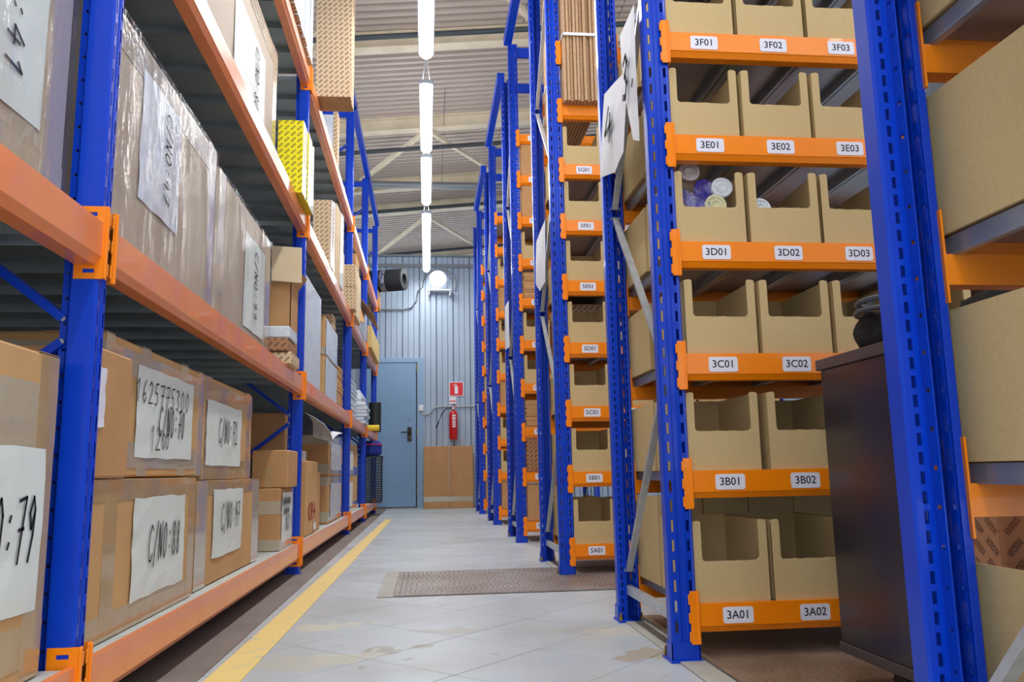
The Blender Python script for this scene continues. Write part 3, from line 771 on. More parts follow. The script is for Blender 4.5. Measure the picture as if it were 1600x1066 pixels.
# bay 1-2 bottom row
o, d = carton('carton', -1.18, -.665, 1.66, 2.465, .150, .480, box_tan, 'long kraft carton marked C/NO:88 right of the first blue post', group=G_A)
tape_on(o, d, (.02, d[2]-.012), (.17, d[1]-.03), tape, wd=.07)
paper_on(o, .30, .70, .055, .285, [('C/NO:88', .53, .175, .036, .085, .0045, 0)])
o, d = carton('carton', -1.10, -.675, 2.515, 3.42, .150, .470, box_tan, 'kraft carton with wrinkled paper marked C/NO:97, bottom deck', group=G_A)
tape_on(o, d, (), (.06, d[1]-.06), tape_g, wd=.12); tape_on(o, d, (d[2]-.02,), (), tape)
paper_on(o, .19, .60, .075, .29, [('C/NO:97', .42, .20, .038, .085, .0045, 0)])
o, d = carton('carton', -.93, -.655, 3.80, 4.16, .150, .425, box_kraft, 'small taped carton with scrawled paper beside the second blue post', group=G_A)
tape_on(o, d, (.19, .02), (d[1]-.03,), tape_g, wd=.06)
paper_on(o, .04, .31, .035, .255, [('~~~~', .16, .215, .05, .05, .004, 0), ('~~~', .15, .17, .05, .045, .004, 0), ('NO1', .20, .115, .05, .07, .005, 0)])
# top row of the bottom level
o, d = carton('carton', -1.02, -.655, 1.68, 1.885, .482, .745, box_kraft, 'plain brown carton with small white sticker against the first post', group=G_A)
paper_on(o, -.01, .05, .10, .22, m_=plate)
o, d = carton('carton', -1.12, -.685, 1.80, 2.585, .484, .795, box_tan, 'kraft carton marked 1625775300 and C/NO:70 in black', group=G_A)
tape_on(o, d, (.05, d[2]-.05), (.02, .26, .58, d[1]-.03), tape_g, wd=.06)
paper_on(o, .20, .665, .045, .265, [('1625775300', .40, .205, .044, .055, .003, 0), ('C/NO:70', .47, .14, .032, .075, .0045, 0), ('12', .34, .095, .045, .06, .003, 0), ('OO', .42, .09, .03, .04, .003, 0)])
o, d = carton('carton', -1.12, -.685, 2.60, 3.29, .472, .795, box_tan, 'kraft carton marked C/NO:72, upper row beside C/NO:70', group=G_A)
tape_on(o, d, (.03, d[2]-.05), (.04, .62), tape, wd=.07)
paper_on(o, .02, .50, .045, .25, [('C/NO:72', .30, .16, .038, .08, .0045, 0)])
o, d = carton('carton', -.79, -.628, 3.83, 4.10, .427, .597, box_kraft, 'plain brown carton with one tape strip, resting on a taped carton', group=G_A)
o.rotation_euler.z = .0; MB().box(-.10, -.07, -.0015, 0, .002, .10).build('packing_tape', tape, o)
o, d = carton('carton', -.88, -.80, 3.80, 4.1, .427, .565, wrapwhite, 'pale grey box tucked left of the plain brown carton', group=G_A)
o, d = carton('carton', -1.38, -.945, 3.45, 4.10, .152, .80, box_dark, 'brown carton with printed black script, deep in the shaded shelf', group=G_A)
t = MB()
for r_, (cz, n_) in enumerate(((.50, '~~~'), (.40, '~~~~'), (.30, '~~~'), (.22, '~~'))): hand(t, n_, (-.22, -.003, cz), (1, 0, 0), (0, 0, 1), .05, .05, .006, 0)
t.build('print', [ink], o)
o, d = carton('carton', -.94, -.72, 4.26, 4.56, .15, .80, box_kraft, 'tall kraft carton standing just behind the second post brace', group=G_A)
# beyond post 2
o, d = carton('carton', -.95, -.655, 4.62, 5.05, .150, .560, box_tan, 'tall open carton with red lettering beyond the second post', group=G_A)
t = MB(); hand(t, 'KR4', (.003, .22, .13), (0, 1, 0), (0, 0, 1), .10, .09, .012, 0); t.build('print', [inkred], o)
paper_on(o, .26, .38, .02, .06)
pb = MB(); 
for i in range(5): pb.box(-.26+.03*i, -.05, .03+.02*i, .30, .41+.012*i, .421+.012*i)
q = pb.build('plastic_sheeting', wrapwhite); q.location = (-.655, 4.62, .152-.001); tag(q, 'crumpled blue white plastic in the mouth of the red lettered carton', 'plastic sheeting')
o, d = carton('carton', -.95, -.66, 5.10, 5.22, .150, .50, box_kraft, 'thin kraft carton standing right behind the red lettered one', group=G_A)
for k, (z0, z1, nm) in enumerate(((.150, .472, 'lower'), (.474, .756, 'upper'))):
    o, d = carton('carton', -1.05, -.672, 5.75, 6.66, z0, z1, box_kraft, f'{nm} carton of the stack of two before the third post', group=G_A)
    tape_on(o, d, (.05, d[2]-.03), (), tape_g, wd=.07); paper_on(o, .1, .8, .04, d[2]-.05, m_=wrapwhite)
    o, d = carton('carton', -1.05, -.69, 6.9, 8.30, z0, z1, box_tan, f'{nm} taped carton of the stack past the third post', group=G_A)
    tape_on(o, d, (.04,), (.5,), tape_g, wd=.08); paper_on(o, .2, .9, .05, d[2]-.06)
q = MB()
g = [[(-.72+.12*u+.02*sin(7*v), 4.9+.9*v, .80+.05*cos(5*v+u)-.05*u-.03*v) for v in [k/8 for k in range(9)]] for u in (0, .5, 1)]
for i in range(2):
    for j in range(8): q.poly([g[i][j], g[i+1][j], g[i+1][j+1], g[i][j+1]])
q.fix = True; q = q.build('wrapping_paper', sheet); solid(q, .003); tag(q, 'loose white wrapping paper sheet sticking out above the cartons', 'paper')
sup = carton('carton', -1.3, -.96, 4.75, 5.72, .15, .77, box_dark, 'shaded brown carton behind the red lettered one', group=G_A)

# ---- second level
o, d = carton('carton', -1.35, -.69, .62, 1.555, .974, 1.60, box_grey, 'film wrapped carton marked C/NO:41 at the upper left edge', group=G_B)
tape_on(o, d, (.05,), (d[1]-.05, d[1]-.16), tape_g, wd=.08); paper_on(o, .40, .83, .12, .56, [('C/NO:41', .72, .34, .050, .055, .005, 0)], rot=True); film_on(o, d)
o, d = carton('carton', -1.35, -.69, 1.67, 2.645, .974, 1.54, box_grey, 'large kraft carton in shiny film on the second level', group=G_B)
tape_on(o, d, (d[2]-.05,), (.06, d[1]-.05), tape_g, wd=.08); paper_on(o, .27, .58, .17, .50, [('C/NO:47', .47, .34, .036, .05, .004, 0)], rot=True, m_=wrapwhite); film_on(o, d)
o, d = carton('carton', -1.35, -.69, 2.665, 3.60, .974, 1.505, box_grey, 'film wrapped carton marked C/NO:99 on the second level', group=G_B)
tape_on(o, d, (), (.06, d[1]-.06), tape_g, wd=.09); paper_on(o, .42, .80, .07, .44, [('C/NO:99', .62, .26, .040, .06, .0045, 0)], rot=True); film_on(o, d)
# open carton with raised flap before post 2
ob = MB(); D_, L_, H_ = .42, .22, .44
ob.box(-D_, 0, 0, L_, 0, .004).box(-D_, 0, L_-.004, L_, 0, H_).box(-D_, 0, 0, .004, 0, H_).box(-.004, 0, 0, L_, 0, H_).box(-D_, -D_+.004, 0, L_, 0, H_)
o = ob.build('open_carton', box_kraft, None, (-.655, 3.95, .974)); tag(o, 'open kraft carton with its pale flap hanging out on the second level', 'box')
fl_ = MB().poly([(-.085, -.045, .435), (.058, -.06, .42), (.052, -.04, .60), (-.095, -.02, .615)]).build('flap', beige, o); solid(fl_, .004)
fl_ = MB().poly([(0, .0, .44), (0, .21, .44), (.045, .20, .50), (.04, .02, .49)]).build('flap', box_kraft, o); solid(fl_, .004)
st1, _ = carton('folded_carton', -.95, -.60, 3.68, 3.90, .974, 1.03, prt, 'low stack of printed cardboard before the second post, bottom', group='flat printed cartons on the second level')
st2, _ = carton('folded_carton', -.95, -.615, 3.66, 3.90, 1.032, 1.09, prt_dark, 'dark printed cardboard lying on the low stack before the second post', group='flat printed cartons on the second level')
o, _ = carton('plastic_bag', -.93, -.61, 3.67, 3.88, 1.092, 1.145, wrapwhite, 'folded whitish plastic bag on the low cardboard stack', cat='bag')
# beyond post 2, second level
o, d = carton('carton', -1.1, -.66, 4.30, 5.12, .974, 1.58, wrapwhite, 'tall carton in crinkled white film just past the second post', group=G_B)
for k, (z0, z1) in enumerate(((.974, 1.29), (1.292, 1.56))):
    o, d = carton('carton', -1.1, -.69, 5.58, 6.34, z0, z1, box_tan, ['lower', 'upper'][k]+' kraft carton with white wrapped side, second level middle bay', group=G_B)
    paper_on(o, .02, .74, .01, d[2]-.01, m_=wrapwhite); tape_on(o, d, (.03,), (), tape_g)
o, d = carton('carton', -1.2, -.80, 5.62, 5.9, 1.562, 1.70, prt_dark, 'small printed brown carton atop the white wrapped pair', group='flat printed cartons on the second level')
o, d = carton('carton', -.86, -.69, 6.0, 6.2, 1.562, 1.66, prt, 'small printed pale carton atop the white wrapped pair', group='flat printed cartons on the second level')
for k in range(12):
    o, d = carton('flat_carton', -1.0, -.69+random.uniform(-.006, .006), 6.42, 6.78, .974+k*.030, .974+k*.030+.028, box_tan, 'flat kraft carton in the neat pile before the third post', group='pile of flat kraft cartons')
for k in range(11):
    o, d = carton('flat_bag', -.98, -.68+random.uniform(-.012, .012), 7.0, 8.0, .974+k*.034, .974+k*.034+.031, wrapwhite, 'flat grey white packet in the pile past the third post', cat='packet', group='pile of grey white packets')
for k in range(6):
    o, d = carton('flat_bag', -.93, -.60+random.uniform(-.02, .02), 8.10, 8.50, .974+k*.034, .974+k*.034+.031, wrapwhite, 'flat white packet in the small pile near the fourth post', cat='packet', group='small pile of white packets')
q = MB(); q.lathe([(0, .10), (.05, .11), (.10, .07), (.12, .02), (.09, 0), (0, 0)], 9)
for i, v in enumerate(q.v): q.v[i] = (v[0]*(1+.35*sin(i*1.7)), v[1]*(1+.3*cos(i*2.3)), v[2]*(1+.3*sin(i*3.1)))
q = q.build('plastic_bag', wrapwhite, None, (-.72, 8.30, 1.18)); tag(q, 'crumpled white plastic bag on the small pile of packets', 'bag')
q = MB().box(0, .09, 0, .12, 0, .05, bev=.012).build('green_pouch', green, None, (-.90, 8.12, 1.18)); tag(q, 'small bright green pouch next to the crumpled plastic bag', 'pouch')
o, d = carton('carton', -.95, -.68, 8.75, 9.30, .974, 1.20, teal, 'teal carton past the fourth post on the second level')
q = MB(); q.tube([(-.62, 9.9, .98), (-.62, 9.9, 1.33)], .075, 16); q = q.build('black_roll', black); tag(q, 'upright black roll at the far end of the second level', 'roll')
q = MB(); q.tube([(-.92, 9.62, 1.012), (-.55, 9.62, 1.012)], .036, 12); q = q.build('yellow_roll', yellowp); tag(q, 'yellow roll lying across the far end beam', 'roll')

# ---- third level
o, d = carton('carton', -1.40, -.69, 2.30, 3.63, 1.824, 2.42, box_grey, 'taped carton marked C/NO:80 on the third level', group=G_B)
tape_on(o, d, (d[2]-.05,), (.1, d[1]-.06), tape_g, wd=.08); paper_on(o, .50, 1.05, .05, .42, [('C/NO:80', .88, .25, .038, .07, .005, 0)], rot=True)
for ya, yb, nm in ((1.0, 1.585, 'nearest'), (1.67, 2.27, 'second')):
    o, d = carton('carton', -1.40, -.70, ya, yb, 1.824, 2.5, box_grey, f'film wrapped carton above the frame, {nm} on the third level', group=G_B); film_on(o, d)
def board_bundle(name, x0, x1, y0, n, th, z0, z1, m_face, m_edge, label, group, cat='folded carton', jig=.004):
    objs = []
    for k in range(n):
        b = MB(); j = random.uniform(-jig, jig)
        b.box(x0, x1+j, y0+k*th, y0+(k+.9)*th, z0, z1+random.uniform(-jig, jig)*2)
        b.mi = [1, 0, 0, 1, 0, 1]
        o = b.build(name, [m_face, m_edge]); tag(o, label, cat, group); objs.append(o)
    return objs
yel_edge = mat('yellow_edge', (222, 200, 30), .7)
R_ = random.Random(3)
def bundle(name, x0, x1, y0, n, th, z0, z1, mats, label, group, cat='folded carton', jig=.004):
    """mats: face (-y/+y/top), bottom edge, aisle edge"""
    for k in range(n):
        b = MB(); j = R_.uniform(-jig, jig)
        b.box(x0, x1+j, y0+k*th, y0+(k+.9)*th, z0, z1+R_.uniform(-jig, jig)*2)
        b.mi = [1, 0, 0, 2, 0, 2]
        o = b.build(name, mats); tag(o, label, cat, group)
bundle('yellow_carton', -.715, -.592, 3.82, 12, .029, 1.824, 2.19, [prt_yel, yel_edge, wrapwhite], 'bright yellow printed folded carton standing before the second post', 'yellow folded cartons on the third level')
bundle('printed_board', -.735, -.622, 5.20, 9, .022, 1.824, 2.27, [prt, box_kraft, wrapwhite], 'printed kraft board standing upright past the second post', 'printed boards on the third level')
bundle('plain_board', -.735, -.63, 5.42, 2, .05, 1.824, 2.33, [sheet, beige, wrapwhite], 'white faced board behind the printed kraft boards', 'white boards on the third level', cat='board')
bundle('plain_board', -.735, -.625, 5.55, 4, .05, 1.824, 2.36, [beige, beige, beige], 'beige board standing behind the white faced boards', 'beige boards on the third level', cat='board')
bundle('plain_board', -.73, -.62, 5.78, 2, .10, 1.824, 2.38, [beige, beige, wrapwhite], 'pale sheeted board farthest in the upright set', 'sheeted boards on the third level', cat='board')
bundle('plain_board', -.71, -.645, 6.12, 2, .10, 1.824, 2.19, [beige, beige, beige], 'low pale board in the short set before the third post', 'low pale boards on the third level', cat='board')
for k in range(2):
    o, d = carton('carton', -.685, -.585, 6.64, 6.81, 1.824+k*.19, 1.824+k*.19+.187, prt, ['lower', 'upper'][k]+' printed kraft carton beside the third post, third level')
o, d = carton('carton', -.74, -.60, 6.92, 7.4, 1.824, 2.24, beige, 'plain pale carton past the third post on the third level')
o, d = carton('carton', -.74, -.61, 6.95, 7.3, 2.242, 2.38, box_kraft, 'small kraft carton on top of the pale one past the third post')
o, d = carton('carton', -1.1, -.62, 7.5, 8.4, 1.824, 2.10, wrapwhite, 'open pale carton with brown flaps before the fourth post')
for pts in (((.0, .0, .29), (.0, .70, .27), (.13, .75, .10), (.13, .1, .14)), ((.0, .0, .22), (-.20, .0, .27), (-.18, -.14, .10), (.06, -.15, .02))):
    f_ = MB().poly(pts).build('flap', box_kraft, o); solid(f_, .005)
o, d = carton('package', -1.0, -.585, 8.70, 10.1, 1.824, 2.06, prt_yel, 'yellowish dotted sack package near the far end, third level', cat='package')
o.data.materials.clear(); o.data.materials.append(printed('printed_sack', (226, 200, 130), (170, 132, 70)))
# ---- fourth level
bundle('printed_board', -.640, -.438, 4.50, 8, .025, 2.647, 3.45, [prt, box_kraft, prt], 'tall printed kraft board overhanging the aisle on the top level', 'tall printed boards on the top level', cat='board', jig=.003)
bundle('wrapped_board', -.80, -.605, 3.25, 9, .10, 2.647, 3.25, [wrapwhite, prt, wrapwhite], 'upright white wrapped board left of the tall printed boards', 'white wrapped boards on the top level', cat='board')
bundle('wrapped_board', -.745, -.665, 5.60, 3, .05, 2.647, 3.04, [wrapwhite, prt, wrapwhite], 'white wrapped board set above the middle bay', 'white wrapped boards above the middle bay', cat='board')
bundle('printed_board', -.664, -.632, 5.60, 4, .03, 2.647, 3.06, [prt, box_kraft, prt], 'narrow printed board beside the white wrapped set, middle bay', 'narrow printed boards above the middle bay', cat='board', jig=.001)
o, d = carton('carton', -1.25, -.62, 10.38, 10.95, 2.647, 2.835, box_kraft, 'carton carrying the black roll at the far top level')
b = MB(); R_ = .145; RM = Matrix.Rotation(-pi/2, 4, 'Y')
b.lathe([(.075, 0), (.14, 0), (R_, .006), (R_, 1.0), (.075, 1.0), (.075, .9), (.075, 0)], 32, M=RM)
q = b.build('mat_roll', mat('roll_rubber', (26, 30, 36), .8, bump=(70, .2)), None, (-.285, 10.40, 2.982)); q.rotation_euler = (0, 0, radians(-20)); tag(q, 'thick dark grey rubber roll sticking out over the aisle at the top', 'roll')
b = MB(); b.lathe([(R_+.001, .23), (R_+.0015, .30), (R_+.001, .301)], 32, M=RM)
smooth(b.build('wrap_band', mat('band_print', (60, 66, 80), .4, noise=(22, 1, (178, 180, 186))), q))

# ---- oddments at the far end of the left rack
b = MB(); W_, D_, H_ = .26, .34, .52
for z in [k*.026 for k in range(20)]: b.box(-W_, 0, 0, .006, z, z+.015).box(-.006, 0, 0, D_, z, z+.015).box(-W_, -W_+.006, 0, D_, z, z+.015)
for k in range(10): b.box(-W_+k*W_/9-.004, -W_+k*W_/9+.004, -.002, .004, 0, H_)
for k in range(12): b.box(-.004, .002, k*D_/11-.004, k*D_/11+.004, 0, H_)
b.box(-W_, 0, 0, D_, 0, .006).box(-W_-.01, .01, -.01, .01, H_, H_+.02).box(-.01, .01, 0, D_, H_, H_+.02)
q = b.build('mesh_basket', black, None, (-.535, 9.75, .152)); tag(q, 'black ribbed plastic basket at the far end of the bottom deck', 'basket')
q = MB().box(-.27, 0, 0, .34, 0, .17, bev=.03).build('fabric_bag', bluefab, None, (-.54, 9.72, .70)); tag(q, 'folded blue fabric bag above the black basket', 'bag')
q2 = MB().box(-.27, 0.006, -.006, .3, .12, .135).build('piping', mat('pink_piping', (190, 60, 110), .6), q)
q = MB(); q.lathe([(0, .03), (.06, .03), (.09, .015), (.1, 0), (0, 0)], 8); q = q.build('cloth', sheet, None, (-.66, 9.86, .674)); tag(q, 'crumpled white cloth between the basket and the blue bag', 'cloth')
q = MB().box(-.2, 0, 0, .1, 0, .09, bev=.02).build('yellow_pouch', yellowp, None, (-.80, 9.3, .152)); tag(q, 'small yellow pouch in front of the black basket', 'pouch')

# ================================================================ PATTERNED CARTONS AND BUNDLES ON THE RIGHT
o, d = carton('carton', .69, .98, 4.16, 4.46, LZ[3], LZ[3]+.20, prt_dark, 'printed brown carton behind the bin above label 5D01', group='printed cartons in rack 5')
o, d = carton('carton', .69, .98, 4.16, 4.46, LZ[3]+.202, LZ[3]+.26, prt, 'flat printed carton lying under the 5E shelf', group='printed cartons in rack 5')
# bundle of folded cartons at 5H, standing on the two bare beams
for k in range(11):
    x = .690+k*.0172
    b = MB().box(x, x+.013, 3.775+random.uniform(-.012, .012), 4.44, LZ[7], 3.24+random.uniform(-.01, .01))
    # slight pleat
    o = b.build('folded_carton', [mat('bundle_card', (196, 160, 122), .8, noise=(60, .5, (170, 130, 94)))]); tag(o, 'folded brown carton standing in the strapped bundle on top of rack 5', 'folded carton', 'strapped folded cartons on rack 5')
b = MB().box(.686, .886, 3.758, 3.762, 2.66, 2.675); b = b.box(.686, .689, 3.758, 4.45, 2.66, 2.675).build('strap', white); tag(b, 'white strap round the bundle of folded cartons', 'strap')
ORD = ['lowest', 'second', 'third', 'fourth', 'fifth', 'sixth', 'seventh', 'eighth', 'ninth']
# rack 7 goods
def wavy(x0, x1, y0, z0, z1, label, grp):
    n = int((z1-z0)/.014)
    for k in range(n):
        o = MB().box(x0+random.uniform(0, .01), x1, y0+random.uniform(0, .012), y0+.26, z0+k*.014, z0+k*.014+.0125).build('flat_carton', [box_kraft if k % 2 else box_tan]); tag(o, label, 'flat carton', grp)
for li in range(9):
    z = LZ[li]; y = 5.672
    if li in (2, 5): wavy(.69, .90, y, z, z+.2, f'flat brown carton in the pile on shelf {"three" if li==2 else "six"} of the rack behind rack 5', f'flat carton pile {"low" if li==2 else "high"} in the rack behind rack 5')
    elif li in (1,): carton('carton', .69, .92, y, y+.28, z, z+.27, prt_dark, 'purplish brown printed carton second shelf up behind rack 5', group='cartons behind rack 5')
    elif li in (0, 7, 8): carton('carton', .69, .93, y, y+.28, z, z+.25, box_kraft, f'plain kraft carton on the {["lowest","","","","","","","eighth","topmost"][li]} shelf of the rack behind rack 5', group='cartons behind rack 5')
    else: put_bin(.69, y, z, f'kraft bin {["","","","four","five","","seven"][li]} shelves up in the rack behind rack 5', 'kraft bins in the rack behind rack 5')
    put_bin(.69, 6.27, z, f'kraft bin facing away, {ORD[li]} shelf from the floor, behind rack 5', 'rear bins in the rack behind rack 5', rear=True)
for (ya, yb, nm) in ((7.60, 8.33, 'second farthest'), (9.62, 10.35, 'farthest')):
    for li in range(8):
        z = LZ[li]
        if li % 3 == 0: carton('carton', .69, .95, ya+.015, ya+.32, z, z+.24, box_kraft, f'kraft carton on the {ORD[li]} shelf of the {nm} right rack', group=f'cartons in the {nm} right rack')
        else: put_bin(.69, ya+.012, z, f'kraft bin on the {ORD[li]} shelf of the {nm} right rack', f'kraft bins in the {nm} right rack')
        put_bin(.69, yb, z, f'kraft bin facing away on the {ORD[li]} shelf of the {nm} right rack', f'rear bins in the {nm} right rack', rear=True)

# ---- paper signs on the frames
def sign(name, pts, x, txt, tc, label, size=.15):
    b = MB(); c = Vector((0, sum(p[0] for p in pts)/len(pts), sum(p[1] for p in pts)/len(pts)))
    n = len(pts); cen = (x-.006, c.y, c.z)
    for i in range(n):
        p, q = pts[i], pts[(i+1) % n]; mid = ((p[0]+q[0])/2, (p[1]+q[1])/2)
        b.poly([cen, (x+.004*(i % 2), p[0], p[1]), (x, mid[0], mid[1])]); b.poly([cen, (x, mid[0], mid[1]), (x+.004*((i+1) % 2) if i < n-1 else x, q[0], q[1])])
    o = b.build(name, sheet); solid(o, .0008); tag(o, label, 'sign', 'paper number sheets hung on the right racks')
    if txt:
        t = MB(); hand(t, txt, (x-.012, tc[0], tc[1]), (0, -1, 0), (0, 0, 1), size[0], size[1], size[2], 0, slant=.15)
        t.build('numeral', [ink], o)
    return o
sign('number_sheet', [(2.22, 1.665), (2.55, 1.745), (2.64, 1.48), (2.44, 1.425), (2.31, 1.44)], .600, '4', (2.44, 1.585), 'white paper sheet with a black 4 hung on the 3 rack frame', (.15, .11, .016))
sign('number_sheet', [(2.10, 1.80), (2.12, 1.395), (2.17, 1.42), (2.26, 1.63), (2.27, 1.80)], .594, '3.', (2.145, 1.62), 'white paper sheet with a partly hidden 3 behind the near post', (.085, .12, .016))
sign('number_sheet', [(3.93, 1.74), (4.30, 1.73), (4.33, 1.50), (4.20, 1.43), (3.98, 1.43)], .600, '', (0, 0), 'plain crumpled white sheet hung on the rack labelled 5')
sign('number_sheet', [(5.80, 1.72), (6.12, 1.74), (6.1, 1.40), (5.82, 1.38)], .600, '', (0, 0), 'white sheet hung on the rack behind rack 5')

# ================================================================ LIDS
def lid(x, y, z, m_, r, rx, rz, label):
    prof = [(0, .003), (r*.36, .003), (r*.40, .007), (r*.48, .007), (r*.52, .002), (r*.72, .002), (r*.76, .008), (r*.92, .009), (r, .006), (r, -.008), (r*.94, -.008), (r*.9, -.002), (0, -.002)]
    b = MB(); b.lathe(prof, 28); o = smooth(b.build('bottle_cap', m_, None, (x, y, z))); o.rotation_euler = (rx, 0, rz); return tag(o, label, 'cap', 'plastic caps in the bins above 3D01 and 3D02')
rx = radians(80)
zb = LZ[3]
LIDX = .012
for x, z, dy, m_, r, lb in ((.735, .226, .035, lidclear, .030, 'frosted clear lid topmost in the bag above 3D01'), (.777, .170, .03, lidblue, .034, 'dark blue lid in the middle of the bag above 3D01'), (.712, .150, .045, lidblue, .030, 'blue lid at the left of the bag above 3D01'),
                            (.748, .125, .018, lidblue, .034, 'blue lid at the bottom of the bag above 3D01'), (.824, .176, .022, lidwhite, .031, 'white ringed lid at the right of the bag above 3D01'), (.800, .122, .014, lidcream, .031, 'cream yellow lid at the front of the bag above 3D01'),
                            (.935, .118, .022, lidwhite, .030, 'single white lid in the bin above 3D02')):
    lid(x+LIDX, 2.115+dy, zb+z-.002, m_, r, rx, random.uniform(-.2, .2), lb)
b = MB(); n = 10
g = [[None]*(n+1) for _ in range(n+1)]
for i in range(n+1):
    for j in range(n+1):
        u = i/n; v = j/n
        g[i][j] = (.700+.150*u, 2.104+.012*sin(6*u+3*v)*sin(5*v)+.04*v*v, zb+.02+(.225-.11*u*u*v)*v+.004*sin(9*u))
for i in range(n):
    for j in range(n): b.poly([g[i][j], g[i+1][j], g[i+1][j+1], g[i][j+1]])
b.fix = True
q = smooth(b.build('plastic_bag', bagm)); tag(q, 'clear plastic bag holding coloured lids in the bin above 3D01', 'bag')

# ================================================================ CABINET, BAG, CARTON ON THE RIGHT
cx0, cy0, cy1, cz0, cz1 = .925, 1.43, 1.83, .068, .728
cab = empty('drawer_cabinet', (cx0, cy0, .006)); tag(cab, 'dark brown rolling cabinet standing between the near rack and rack 3', 'cabinet')
def cpt(b, nm, m_, par=cab):
    b.v = [(x-cx0, y-cy0, z-.006) for x, y, z in b.v]; return b.build(nm, m_, par)
body = cpt(MB().box(cx0+.004, cx0+.40, cy0+.004, cy1-.004, cz0+.022, cz1-.025, bev=.002), 'body', cabm)
cpt(MB().box(cx0-.004, cx0+.408, cy0-.004, cy1+.004, cz1-.025, cz1, bev=.002), 'top_board', cabedge)
cpt(MB().box(cx0, cx0+.404, cy0, cy1, cz0, cz0+.022, bev=.002), 'base_board', cabedge)
for k in range(3):
    dr = cpt(MB().box(cx0+.01, cx0+.394, cy0-.012, cy0+.004, cz0+.03+k*.198, cz0+.03+k*.198+.190, bev=.002), 'drawer', cabm)
    cpt(MB().box(cx0+.13, cx0+.27, cy0-.026, cy0-.013, cz0+.13+k*.198, cz0+.142+k*.198, bev=.003), 'handle', steel)
for x in (cx0+.07, cx0+.33):
    for y in (cy0+.07, cy1-.13):
        b = MB(); b.lathe([(0, 0), (.018, 0), (.024, .006), (.024, .02), (.018, .026), (0, .026)], 16, M=Matrix.Translation((x-.013, y, .030)) @ Matrix.Rotation(pi/2, 4, 'Y'))
        b.box(x-.022, x+.022, y-.018, y+.018, .050, .068)
        cpt(b, 'caster', black)
# black bag with grey plastic rim
bt = cz1
bag = empty('equipment_bag', (1.02, 1.68, bt)); bag.scale = (.86, .9, .76); tag(bag, 'black fabric bag with a grey plastic handle rim lying on the dark cabinet', 'bag')
b = MB()
ns, nl = 18, 9
def bagp(t, v):
    a = 2*pi*t; r = (.085+.012*sin(3*a+1.0)+.006*sin(7*a+5*v))*(1.0-.10*v+.16*sin(pi*v))*(1 if v > .02 else .8)
    return (r*cos(a)*.95+.02, r*sin(a)*1.0-.01, v*.115+.004*sin(5*a))
for i in range(ns):
    for j in range(nl):
        b.poly([bagp(i/ns, j/nl), bagp((i+1)/ns, j/nl), bagp((i+1)/ns, (j+1)/nl), bagp(i/ns, (j+1)/nl)])
b.poly([bagp(i/ns, 1) for i in range(ns)]); b.poly([bagp(i/ns, 0) for i in range(ns)])
b.fix = True
smooth(b.build('body', blackfab, bag))
def ringpts(zc, rx_, ry_, tilt, n=28): return [(rx_*cos(2*pi*k/n)+.02, ry_*sin(2*pi*k/n)-.01, zc+tilt*cos(2*pi*k/n)) for k in range(n+1)]
smooth(MB().tube(ringpts(.150, .088, .092, .004), .0085, 10).build('rim', greyplas, bag))
smooth(MB().tube(ringpts(.112, .094, .098, -.006), .007, 10).build('rim', greyplas, bag))
for k in range(8):
    a = 2*pi*k/8+.3
    MB().bar((.09*cos(a)+.02, .094*sin(a)-.01, .112), (.087*cos(a)+.02, .091*sin(a)-.01, .15), .012, .008, upv=(0, 0.3, 1) if False else (cos(a), sin(a), 0)).build('rib', greyplas, bag)
b = MB(); k_ = 16
for i in range(k_):
    for j in range(8):
        def q_(i, j): a = 2*pi*i/k_; v = j/8; return ((.08+.02*sin(a*2+v*3))*cos(a)*(1-.3*v), .12*sin(a)*(1-.3*v), .10*v**.7+.006*sin(4*a))
        b.poly([q_(i, j), q_(i+1, j), q_(i+1, j+1), q_(i, j+1)])
b.poly([q_(i, 8) for i in range(k_)]); b.fix = True
q = smooth(b.build('black_jacket', blackfab, None, (1.20, 1.55, bt+.001))); tag(q, 'bundled dark cloth on the cabinet, seen right of the near post', 'cloth')
o, d = carton('carton', .83, 1.12, 1.13, 1.37, .0075, .43, prt_dark, 'printed brown carton on the floor seen low at the right edge')

# ================================================================ WALL THINGS AT THE END
o, d = carton('carton', -.043, .640, WY-.30, WY-.03, .001, .845, box_kraft, 'large kraft carton standing against the end wall beside the door')
o.location.x = .640
MB().box(-.345, -.295, -.0015, 0, .002, .84).build('packing_tape', mat('brown_tape', (176, 128, 74), .3, coat=.4), o)
MB().box(-.68, -.003, -.0018, 0, .09, .16).build('packing_tape', tape_g, o)
MB().box(-.005, 0, -.002, 0, .0, .845).build('crease', box_dark, o)
s = MB().box(.322, .528, WY-.012, WY-.008, 1.565, 1.772, bev=.001).build('fire_sign', white); tag(s, 'red square sign with a white fire extinguisher symbol', 'sign')
MB().box(.332, .518, WY-.0135, WY-.0115, 1.575, 1.762).build('red_field', redsign, s)
b = MB().box(.40, .448, WY-.0155, WY-.013, 1.60, 1.70).box(.410, .438, WY-.0155, WY-.013, 1.70, 1.716).box(.417, .431, WY-.0155, WY-.013, 1.716, 1.735).box(.40, .431, WY-.0155, WY-.013, 1.726, 1.737)
b.bar((.403, WY-.0145, 1.731), (.385, WY-.0145, 1.715), .003, .009); b.build('extinguisher_symbol', white, s)
s = MB().box(.325, .425, WY-.010, WY-.007, 1.455, 1.56).build('notice', white); tag(s, 'small white notice with a red stripe above the extinguisher', 'sign')
MB().box(.325, .425, WY-.0115, WY-.0095, 1.487, 1.502).build('red_stripe', redsign, s)
ext = empty('fire_extinguisher', (.376, WY-.09, .945)); tag(ext, 'red fire extinguisher hung on the end wall', 'extinguisher')
R_ = .062
